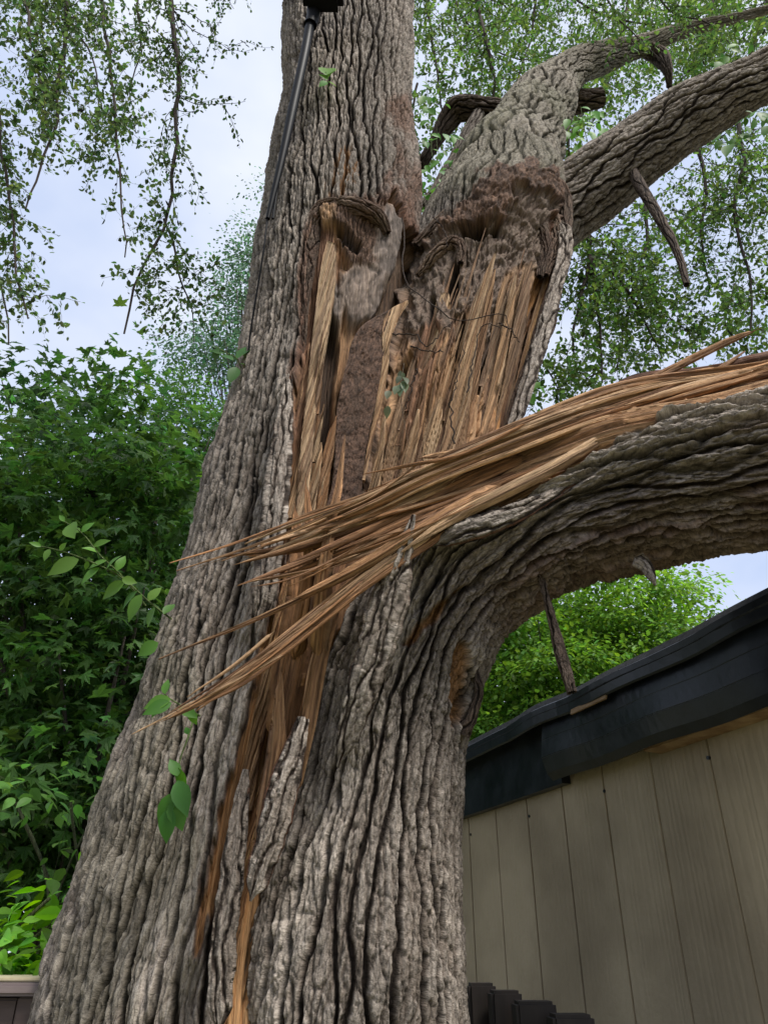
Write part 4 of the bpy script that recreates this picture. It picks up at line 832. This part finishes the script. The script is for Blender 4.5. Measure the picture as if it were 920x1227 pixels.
# wilted sprig and thin dark twigs across the wound
shoot([(484, 435, 2.2), (480, 470, 2.18), (484, 505, 2.18), (490, 535, 2.17)], [(480, 450, 2.16, -6, 10), (482, 456, 2.16, 4, 12), (480, 460, 2.16, -2, 13), (478, 462, 2.16, -6, 9), (484, 458, 2.16, 2, 10), (466, 468, 2.16, -3, 10), (465, 486, 2.16, -2, 14), (482, 446, 2.16, 2, 9), (480, 444, 2.16, -3, 10), (484, 452, 2.16, 5, 6)],
      None, (.10, .13, .07), r=.0015, stemcol=(.12, .09, .06), label='wilted pale leaves caught in the torn wood')
tw = []
for p in [[(481, 262, 2.3), (484, 330, 2.25), (500, 352, 2.22), (530, 372, 2.18), (552, 384, 2.18), (600, 372, 2.18), (608, 403, 2.2)], [(470, 400, 2.2), (500, 402, 2.18), (512, 415, 2.18), (540, 386, 2.18)], [(560, 470, 2.2), (575, 395, 2.2), (590, 390, 2.2), (600, 395, 2.2)],
          [(545, 530, 2.2), (540, 490, 2.2), (548, 450, 2.2), (556, 420, 2.2)], [(500, 440, 2.2), (492, 470, 2.2), (486, 490, 2.2)], [(518, 260, 2.4), (526, 268, 2.38), (534, 282, 2.36), (536, 296, 2.36)],
          [(598, 388, 2.2), (612, 396, 2.19), (622, 410, 2.2)], [(490, 415, 2.2), (520, 422, 2.18), (530, 420, 2.2)]]:
    q = pxline(p, 24); q += .006 * rng.standard_normal(q.shape) * .5; tw.append((q, np.linspace(.0032, .0018, len(q))))
wire_obj('twig', tw, ROOT, (.045, .030, .022))

# ------------------------------------------------------------------ background trees
def crown_tree(name, label, cat, base, height, crowns, nleaf, lsize, shape, col, group=None, trunk_r=.16, sprays=260, limbs=7, seed=0, bark_c=(.10, .085, .07), flatness=.28, srad=.5):
    """crowns: list of (centre xyz, radii xyz); leaves sit on flat drooping sprays spread through them"""
    root = empty(name, base); tag(root, label, cat, group)
    b = np.array(base, float); polys = []
    top = b + np.array((0, 0, height)); m = catmull([b - (0, 0, .2), b + (.1, .05, height * .35), b + (-.08, .1, height * .65), top], 24)
    polys.append((m, np.linspace(trunk_r, trunk_r * .15, 24)))
    vol = np.array([c[1][0] * c[1][1] * c[1][2] for c in crowns]); vol = vol / vol.sum()
    cen = []
    for (c, rad), w in zip(crowns, vol):
        k = max(3, int(sprays * w)); d = rdir(k); q = rng.random(k) ** (1 / 2.4)
        cen.append(np.array(c) + d * q[:, None] * np.array(rad))
    cen = np.vstack(cen); cen = cen[cen[:, 2] > .4]
    for j in range(limbs * 4):
        t = cen[rng.integers(len(cen))]; s = np.clip((t[2] - b[2]) * .55 / height, .1, .95); a = m[int(s * 23)]
        mid = (a + t) / 2 + np.array((0, 0, -.1)) + .12 * rng.standard_normal(3)
        polys.append((catmull([a, mid, t], 12), np.linspace(trunk_r * .28, .007, 12)))
    t_ = wire_obj('trunk', polys, root, bark_c, sides=8)
    per = max(4, nleaf // len(cen)); n = len(cen) * per
    nrm = rdir(len(cen), 3.0)
    rr = rng.standard_normal((n, 3)) * srad * .5; N = np.repeat(nrm, per, 0)
    rr -= N * (rr * N).sum(1)[:, None] * (1 - flatness)
    P = np.repeat(cen, per, 0) + rr; P[:, 2] -= .25 * (rr[:, :2] ** 2).sum(1)
    out = rr / (np.linalg.norm(rr, axis=1)[:, None] + 1e-6)
    V, F, c = leaves(P, out + .5 * rdir(n) + np.array((0, 0, -.35)), N + .45 * rdir(n), lsize, shape, col, var=.22, hue=.12)
    cv = np.repeat(np.repeat(.62 + .85 * rng.random(len(cen)) ** 1.5, per), len(TM[shape][0]))[:, None]
    o = mesh('crown', V, F, LEAF, None, np.clip(c * cv, .003, .8), smooth=False); adopt(o, root)
    return root
MAP = (.060, .140, .030)
def W(px, py, Y): return at(px, py, Y)[0]
def ball(px, py, Y, r, rz=None): return (W(px, py, Y), (r, r * .8, rz or r * .8))
crown_tree('maple_tree', 'dense dark maple tree filling the left side beside the trunk', 'tree', (-2.3, 6.2, 0), 5.6,
           [ball(120, 640, 6.0, 1.2), ball(40, 760, 5.6, 1.1), ball(180, 800, 5.8, 1.0), ball(120, 520, 6.4, .8, .7), ball(60, 930, 5.4, 1.0), ball(10, 640, 5.8, .9), ball(135, 940, 5.8, .8), ball(230, 640, 6.8, .9), ball(40, 1060, 5.6, .9), ball(130, 470, 6.6, .35, .5)],
           10500, .14, 'maple', MAP, sprays=330, srad=.42)
crown_tree('maple_tree', 'shaded maple tree behind, its leaves mixing with the dark one', 'tree', (-3.6, 9.0, 0), 7.5,
           [ball(30, 560, 8.6, 1.7), ball(180, 560, 9.2, 1.5), ball(100, 780, 8.6, 2.2), ball(10, 960, 8.4, 2.0), ball(180, 980, 9, 1.8), ball(240, 800, 9, 1.6), ball(-60, 760, 8, 1.6), ball(120, 1120, 9, 1.6)],
           13000, .17, 'maple', (.038, .098, .028), sprays=300, srad=.7)
crown_tree('maple_tree', 'maple branches at the far left edge under the hanging twigs', 'tree', (-4.2, 7.2, 0), 6.0,
           [ball(-20, 560, 7.0, .8), ball(-70, 650, 6.8, 1.2), ball(0, 500, 7.2, .5, .5), ball(-60, 860, 6.6, 1.3)],
           3500, .12, 'maple', MAP, sprays=160, srad=.5)
crown_tree('feathery_tree', 'light green feathery tree rising just left of the trunk', 'tree', (-2.2, 11.5, 0), 10.5,
           [ball(225, 520, 11, .75, 1.2), ball(240, 600, 11, 1.1, 1.0), ball(222, 470, 11, .45, .6), ball(275, 560, 11, .9, 1.2), ball(200, 580, 11, .8, .8)],
           14000, .075, 'small', (.055, .13, .03), sprays=240, srad=.5, trunk_r=.12)
crown_tree('pale_tree', 'pale distant treetop seen between hanging twigs and trunk', 'tree', (-2.6, 15, 0), 19,
           [ball(285, 390, 14, 1.0, 1.5), ball(310, 300, 14, .7, 1.4), ball(250, 430, 14, 1.2, .9), ball(320, 230, 14, .35, .8), ball(290, 330, 14, .8, 1.3)],
           9000, .085, 'small', (.085, .16, .09), sprays=200, srad=.6, trunk_r=.12)
crown_tree('leafy_tree', 'bright green tree rising behind the dark shed roof', 'tree', (2.6, 12.5, 0), 7.4,
           [ball(700, 740, 11.5, 1.5, 1.1), ball(620, 790, 11, 1.4, 1.2), ball(790, 720, 12, 1.0, .7), ball(690, 850, 10.8, 1.6, 1.0), ball(590, 880, 11, 1.3, .9), ball(760, 790, 11.5, 1.2, 1.0), ball(580, 740, 12, 1.1, .9), ball(825, 715, 12, .55, .4), ball(640, 700, 12, 1, .6)],
           46000, .085, 'small', (.115, .24, .038), sprays=420, srad=.46, flatness=.3, trunk_r=.2)
crown_tree('leafy_tree', 'darker green tree behind the bright one, low over the roof', 'tree', (2.0, 17, 0), 8.6,
           [ball(640, 800, 16, 2.4, 1.6), ball(740, 780, 16, 2.0, 1.2), ball(570, 860, 15.5, 2.0, 1.6), ball(690, 880, 16, 2.4, 1.4)],
           14000, .15, 'small', (.09, .20, .035), sprays=260, srad=.7)
crown_tree('shrub', 'small sapling with yellow green leaves against the dark maples', 'shrub', (-1.35, 3.6, 0), 2.5,
           [ball(100, 950, 3.6, .16, .12), ball(130, 990, 3.6, .14, .12), ball(60, 940, 3.7, .22, .15), ball(95, 1030, 3.6, .14, .15), ball(20, 960, 3.8, .25, .12)],
           120, .07, 'ovate', (.085, .20, .04), sprays=20, srad=.2, trunk_r=.003, limbs=1, bark_c=(.05, .06, .025))
crown_tree('shrub', 'bright lime green bush above the brown storage box', 'shrub', (-1.65, 3.2, 0), 1.75,
           [ball(40, 1130, 3.2, .22, .12), ball(70, 1100, 3.3, .12, .14), ball(10, 1150, 3.1, .25, .08), ball(50, 1160, 3.1, .2, .06), ball(80, 1150, 3.3, .1, .1)],
           420, .08, 'ovate', (.12, .30, .03), sprays=60, srad=.16, trunk_r=.01, limbs=3, bark_c=(.12, .13, .06))

# ------------------------------------------------------------------ ground
def box_verts(x0, x1, y0, y1, z0, z1): pass
gv = np.array([(-400, -400, 0), (400, -400, 0), (400, 400, 0), (-400, 400, 0)], float)
g = mesh('ground', gv, np.array([(0, 1, 2, 3)]), mat_noise('ground_lawn', (.09, .11, .04), (.26, .22, .14), 6, .95), smooth=False)
tag(g, kind='structure')

# ------------------------------------------------------------------ shed: local frame, s along the wall (away), n outwards (to the left/camera), z
WD = np.array((-.357, .934, 0)); WN = np.array((-.934, -.357, 0)); W0 = np.array((1.289, 2.602, 0))
def SW(s, n, z): return W0 + WD * s + WN * n + np.array((0, 0, z))
def prism(pts2, s0, s1, div=1):
    """extrude a closed (n,z) outline along the wall from s0 to s1"""
    k = len(pts2); ss = np.linspace(s0, s1, div + 1); V = np.array([SW(s, n, z) for s in ss for n, z in pts2])
    F = [(i * k + j, i * k + (j + 1) % k, (i + 1) * k + (j + 1) % k, (i + 1) * k + j) for i in range(div) for j in range(k)]
    return V, np.array(F), [np.arange(k)[::-1][None], (np.arange(k) + div * k)[None]]
def addprism(name, pts2, s0, s1, mat, parent, div=1, warp=0, smooth=False):
    V, F, caps = prism(pts2, s0, s1, div)
    if warp: V = V + WN * (warp * perlin(V @ WD * 2.3, V[:, 2] * 3, 55))[:, None] + np.array((0, 0, 1)) * (warp * .5 * perlin(V @ WD * 1.7, V[:, 2] * 0, 56))[:, None]
    o = mesh(name, V, [F] + caps, mat, None, smooth=smooth); return adopt(o, parent)
shed = empty('shed', tuple(SW(1.2, 0, 0))); tag(shed, 'tan plywood sided shed with black roof edge under the broken limb', 'shed')
M_SIDE, n_, l_, b_, o_ = newmat('painted_siding')
tcn = n_.new('ShaderNodeTexCoord'); mpn = n_.new('ShaderNodeMapping'); mpn.inputs['Rotation'].default_value = (0, 0, math.atan2(.357, .934)); l_.new(tcn.outputs['Object'], mpn.inputs[0])
mp2 = n_.new('ShaderNodeMapping'); mp2.inputs['Scale'].default_value = (1, 1, .05); l_.new(mpn.outputs[0], mp2.inputs[0])
nn = n_.new('ShaderNodeTexNoise'); nn.inputs['Scale'].default_value = 60; nn.inputs['Detail'].default_value = 4; l_.new(mp2.outputs[0], nn.inputs['Vector'])
n3 = n_.new('ShaderNodeTexNoise'); n3.inputs['Scale'].default_value = 45; n3.inputs['Detail'].default_value = 5; l_.new(mpn.outputs[0], n3.inputs['Vector'])
wv = n_.new('ShaderNodeTexWave'); wv.inputs['Scale'].default_value = 14; wv.inputs['Distortion'].default_value = 14; wv.inputs['Detail'].default_value = 3; wv.inputs['Detail Scale'].default_value = .7; l_.new(mp2.outputs[0], wv.inputs['Vector'])
ad = n_.new('ShaderNodeMath'); ad.operation = 'ADD'; l_.new(nn.outputs['Fac'], ad.inputs[0])
ml = n_.new('ShaderNodeMath'); ml.operation = 'MULTIPLY'; ml.inputs[1].default_value = .5; l_.new(wv.outputs['Fac'], ml.inputs[0]); l_.new(ml.outputs[0], ad.inputs[1])
ad2 = n_.new('ShaderNodeMath'); ad2.operation = 'ADD'; l_.new(ad.outputs[0], ad2.inputs[0]); l_.new(n3.outputs['Fac'], ad2.inputs[1])
bpn = n_.new('ShaderNodeBump'); bpn.inputs['Strength'].default_value = .55; bpn.inputs['Distance'].default_value = .004; l_.new(ad2.outputs[0], bpn.inputs['Height']); l_.new(bpn.outputs[0], b_.inputs['Normal'])
n4 = n_.new('ShaderNodeTexNoise'); n4.inputs['Scale'].default_value = 1.7; n4.inputs['Detail'].default_value = 6; l_.new(mpn.outputs[0], n4.inputs['Vector'])
crn = n_.new('ShaderNodeValToRGB'); crn.color_ramp.elements[0].color = (.25, .198, .128, 1); crn.color_ramp.elements[1].color = (.43, .35, .235, 1); crn.color_ramp.elements[0].position = .3; crn.color_ramp.elements[1].position = .6; l_.new(n4.outputs['Fac'], crn.inputs[0]); l_.new(crn.outputs[0], b_.inputs['Base Color'])
b_.inputs['Roughness'].default_value = .6
# siding with real grooves
GR = .3265; g0 = (4.714 - 2.602) / .934
prof = [(-1.6, 0)]; s = g0 - 9 * GR
while s < 6.2:
    prof += [(s - .006, 0), (s - .004, -.009), (s + .004, -.009), (s + .006, 0)]; s += GR
prof += [(6.4, 0), (6.4, -.1), (-1.6, -.1)]
zz = [0.05, 2.36]; V = np.array([SW(a, n, z) for z in zz for a, n in prof]); k = len(prof)
Fs = [(j, (j + 1) % k, k + (j + 1) % k, k + j) for j in range(k)]
adopt(mesh('wall', V, [np.array(Fs)], M_SIDE, None, smooth=False), shed)
V = np.array([SW(-1.6, -.1, 0), SW(-1.6, -3, 0), SW(6.4, -3, 0), SW(6.4, -.1, 0)]); V = np.vstack([V, V + (0, 0, 2.36)])
adopt(mesh('wall', V, np.array([(0, 1, 5, 4), (1, 2, 6, 5), (2, 3, 7, 6), (3, 0, 4, 7)]), M_SIDE, None, smooth=False), shed)
M_BLK, n_, l_, b_, o_ = newmat('black_sheet_flashing')
t = n_.new('ShaderNodeTexCoord'); q = n_.new('ShaderNodeTexNoise'); q.inputs['Scale'].default_value = 5; q.inputs['Detail'].default_value = 7; q.inputs['Roughness'].default_value = .7; l_.new(t.outputs['Object'], q.inputs['Vector'])
cq = n_.new('ShaderNodeValToRGB'); cq.color_ramp.elements[0].color = (.006, .008, .013, 1); cq.color_ramp.elements[1].color = (.028, .034, .046, 1); cq.color_ramp.elements[0].position = .4; cq.color_ramp.elements[1].position = .75
l_.new(q.outputs['Fac'], cq.inputs[0]); l_.new(cq.outputs[0], b_.inputs['Base Color'])
mr = n_.new('ShaderNodeMapRange'); mr.inputs[3].default_value = .18; mr.inputs[4].default_value = .5; l_.new(q.outputs['Fac'], mr.inputs[0]); l_.new(mr.outputs[0], b_.inputs['Roughness'])
bq = n_.new('ShaderNodeBump'); bq.inputs['Strength'].default_value = .25; bq.inputs['Distance'].default_value = .01; l_.new(q.outputs['Fac'], bq.inputs['Height']); l_.new(bq.outputs[0], b_.inputs['Normal'])
M_RAW = mat_noise('raw_board', (.22, .13, .07), (.42, .29, .17), 14, .8, (1, 1, 8), .4)
M_ROOF = mat_noise('roll_roofing', (.010, .011, .013), (.035, .037, .042), 60, .85, bump=.5)
# overhanging near fascia with pressed ribs
rib = [(.015, 2.335), (.100, 2.305), (.126, 2.335), (.140, 2.40), (.138, 2.402), (.139, 2.405), (.130, 2.48), (.128, 2.482), (.129, 2.485), (.120, 2.56), (.10, 2.59), (.015, 2.59)]
addprism('fascia', rib, -1.5, 1.19, M_BLK, shed, 60, .022)
addprism('fascia', [(.004, 2.30), (.05, 2.30), (.055, 2.62), (.004, 2.62)], 1.195, 3.9, M_BLK, shed, 30, .006)
addprism('soffit_board', [(.004, 2.300), (.085, 2.304), (.085, 2.314), (.004, 2.325)], -1.5, .55, M_RAW, shed, 20, .004)
addprism('roof', [(-3.0, 2.95), (-.2, 2.68), (.10, 2.60), (.155, 2.575), (.165, 2.59), (.12, 2.66), (-.2, 2.73), (-3.0, 3.0)], -1.6, 4.2, M_ROOF, shed, 60, .035)
addprism('roof_edge', [(.05, 2.595), (.150, 2.545), (.158, 2.552), (.166, 2.615), (.09, 2.655)], -1.6, 4.0, M_BLK, shed, 60, .035)
addprism('trim_board', [(.150, 2.548), (.156, 2.528), (.163, 2.530), (.158, 2.552)], .64, .90, M_RAW, shed, 2)
# nail heads
for (px, py) in [(848, 908), (724, 948), (634, 978), (564, 1000)]:
    u = (px - 460) / FPX; v_ = (613.5 - py) / FPX; d = np.array((u, c30 - v_ * s30, s30 + v_ * c30)); w0 = W0 - np.array((0, 0, CAMZ)) * 0
    tt = (W0 @ WN) / (d @ WN); p = d * tt + np.array((0, 0, CAMZ))
    a = np.linspace(0, 2 * np.pi, 10, endpoint=False); ring = np.array([p + WN * .004 + WD * .007 * math.cos(x) + np.array((0, 0, .007 * math.sin(x))) for x in a]); ring2 = ring - WN * .01
    adopt(mesh('nail', np.vstack([ring, ring2]), [np.arange(10)[None], np.array([(i, (i + 1) % 10, 10 + (i + 1) % 10, 10 + i) for i in range(10)])], M_BLK, None, smooth=False), shed)

# ------------------------------------------------------------------ generic bevelled box
def bbox(name, x0, x1, y0, y1, z0, z1, mat, parent, bev=.006, rot=0, piv=(0, 0)):
    import bmesh
    bm = bmesh.new(); bmesh.ops.create_cube(bm, size=1)
    for v in bm.verts: v.co = Vector(((x0 + x1) / 2 + v.co.x * (x1 - x0), (y0 + y1) / 2 + v.co.y * (y1 - y0), (z0 + z1) / 2 + v.co.z * (z1 - z0)))
    bmesh.ops.bevel(bm, geom=bm.edges[:], offset=bev, segments=2, affect='EDGES')
    if rot:
        for v in bm.verts:
            dx, dy = v.co.x - piv[0], v.co.y - piv[1]; v.co.x = piv[0] + dx * math.cos(rot) - dy * math.sin(rot); v.co.y = piv[1] + dx * math.sin(rot) + dy * math.cos(rot)
    me = bpy.data.meshes.new(name); bm.to_mesh(me); bm.free(); me.materials.append(mat)
    o = bpy.data.objects.new(name, me); C.objects.link(o)
    return adopt(o, parent) if parent is not None else o
# stepped dark fence in front of the shed
M_DK = mat_noise('dark_stained_board', (.016, .012, .010), (.040, .030, .024), 12, .6, (1, 1, .1), .4)
fence = empty('stepped_fence', (.5, 3.1, 0)); tag(fence, 'low dark fence with stepped top boards beside the tan shed wall', 'fence')
for (pl, pr, ty, Y) in [(540, 562, 1181, 3.20), (561, 594, 1178, 3.12), (588, 625, 1187, 2.98), (618, 666, 1200, 2.82), (662, 712, 1216, 2.66), (706, 764, 1236, 2.5), (756, 830, 1262, 2.34)]:
    a, b2 = W(pl, ty, Y), W(pr, ty, Y)
    bbox('fence_board', a[0], b2[0], Y, Y + .12, 0, a[2], M_DK, fence, .010)
# brown storage box at lower left
M_BRN = mat_noise('brown_resin', (.060, .040, .036), (.100, .070, .062), 30, .55, (.2, 1, 1), .2)
M_LID = mat_noise('brown_resin_lid', (.15, .115, .11), (.20, .16, .15), 30, .5, (.2, 1, 1), .15)
M_TANL = mat_noise('tan_edge', (.38, .33, .20), (.48, .42, .28), 20, .6)
box_ = empty('storage_box', (-1.6, 2.75, 0)); tag(box_, 'brown ribbed storage box with pale lid edge at the lower left', 'storage box')
xr = W(58, 1180, 2.5)[0]; zt = W(30, 1171, 2.6)[2]; zb = W(30, 1194, 2.5)[2]
bbox('lid', -2.6, xr, 2.5, 3.4, zb, zt - .012, M_LID, box_, .008)
bbox('lid_edge', -2.6, xr - .02, 2.56, 3.36, zt - .010, zt, M_TANL, box_, .003)
xp = W(36, 1210, 2.54)[0]
bbox('corner_post', xp - .035, xp + .012, 2.53, 2.58, 0, zb - .002, M_BRN, box_, .004)
h0 = zb - .055
for k_ in range(10):
    bbox('side_panel', -2.56, xp - .038, 2.545, 2.57, h0 - .13 * k_ - .075, h0 - .13 * k_ + .049, M_BRN, box_, .006)
bbox('body', -2.55, xp, 2.58, 3.3, .02, zb - .004, M_BRN, box_, .006)

# ------------------------------------------------------------------ black bracket arm on the trunk
M_PL, n_, l_, b_, o_ = newmat('black_plastic'); b_.inputs['Base Color'].default_value = (.004, .004, .005, 1); b_.inputs['Roughness'].default_value = .5; b_.inputs['Specular IOR Level'].default_value = .12
arm = empty('bracket_arm', tuple(W(322, 255, 2.4))); tag(arm, 'long black arm with rounded black head running up the trunk', 'bracket')
def rodp(pts, rad, name, sides=14, sq=False):
    V, F = wires([(pxline(pts, 30, False), rad)], sides=sides); o = mesh(name, V, F, M_PL, None); return adopt(o, arm)
rodp([(374, 14, 2.20), (366, 60, 2.21), (352, 125, 2.23), (338, 190, 2.25), (326, 240, 2.27), (321, 262, 2.28)], np.concatenate([np.linspace(.024, .022, 15), np.linspace(.023, .010, 15)]), 'arm')
rodp([(321, 258, 2.28), (316, 300, 2.30), (308, 350, 2.36), (300, 400, 2.42), (296, 440, 2.46)], np.full(30, .004), 'cable')
rodp([(372, 10, 2.24), (362, 70, 2.26), (348, 140, 2.28), (335, 210, 2.3), (327, 262, 2.32)], np.full(30, .006), 'cable')
rodp([(376, 0, 2.19), (375, 20, 2.2), (372, 30, 2.2)], np.full(30, .034), 'joint')
hp = W(386, 2, 2.16)
hd = bbox('head', hp[0] - .10, hp[0] + .11, hp[1] - .06, hp[1] + .05, hp[2] - .035, hp[2] + .14, M_PL, arm, .03)

print('verts', sum(len(o.data.vertices) for o in bpy.data.objects if o.type == 'MESH'))
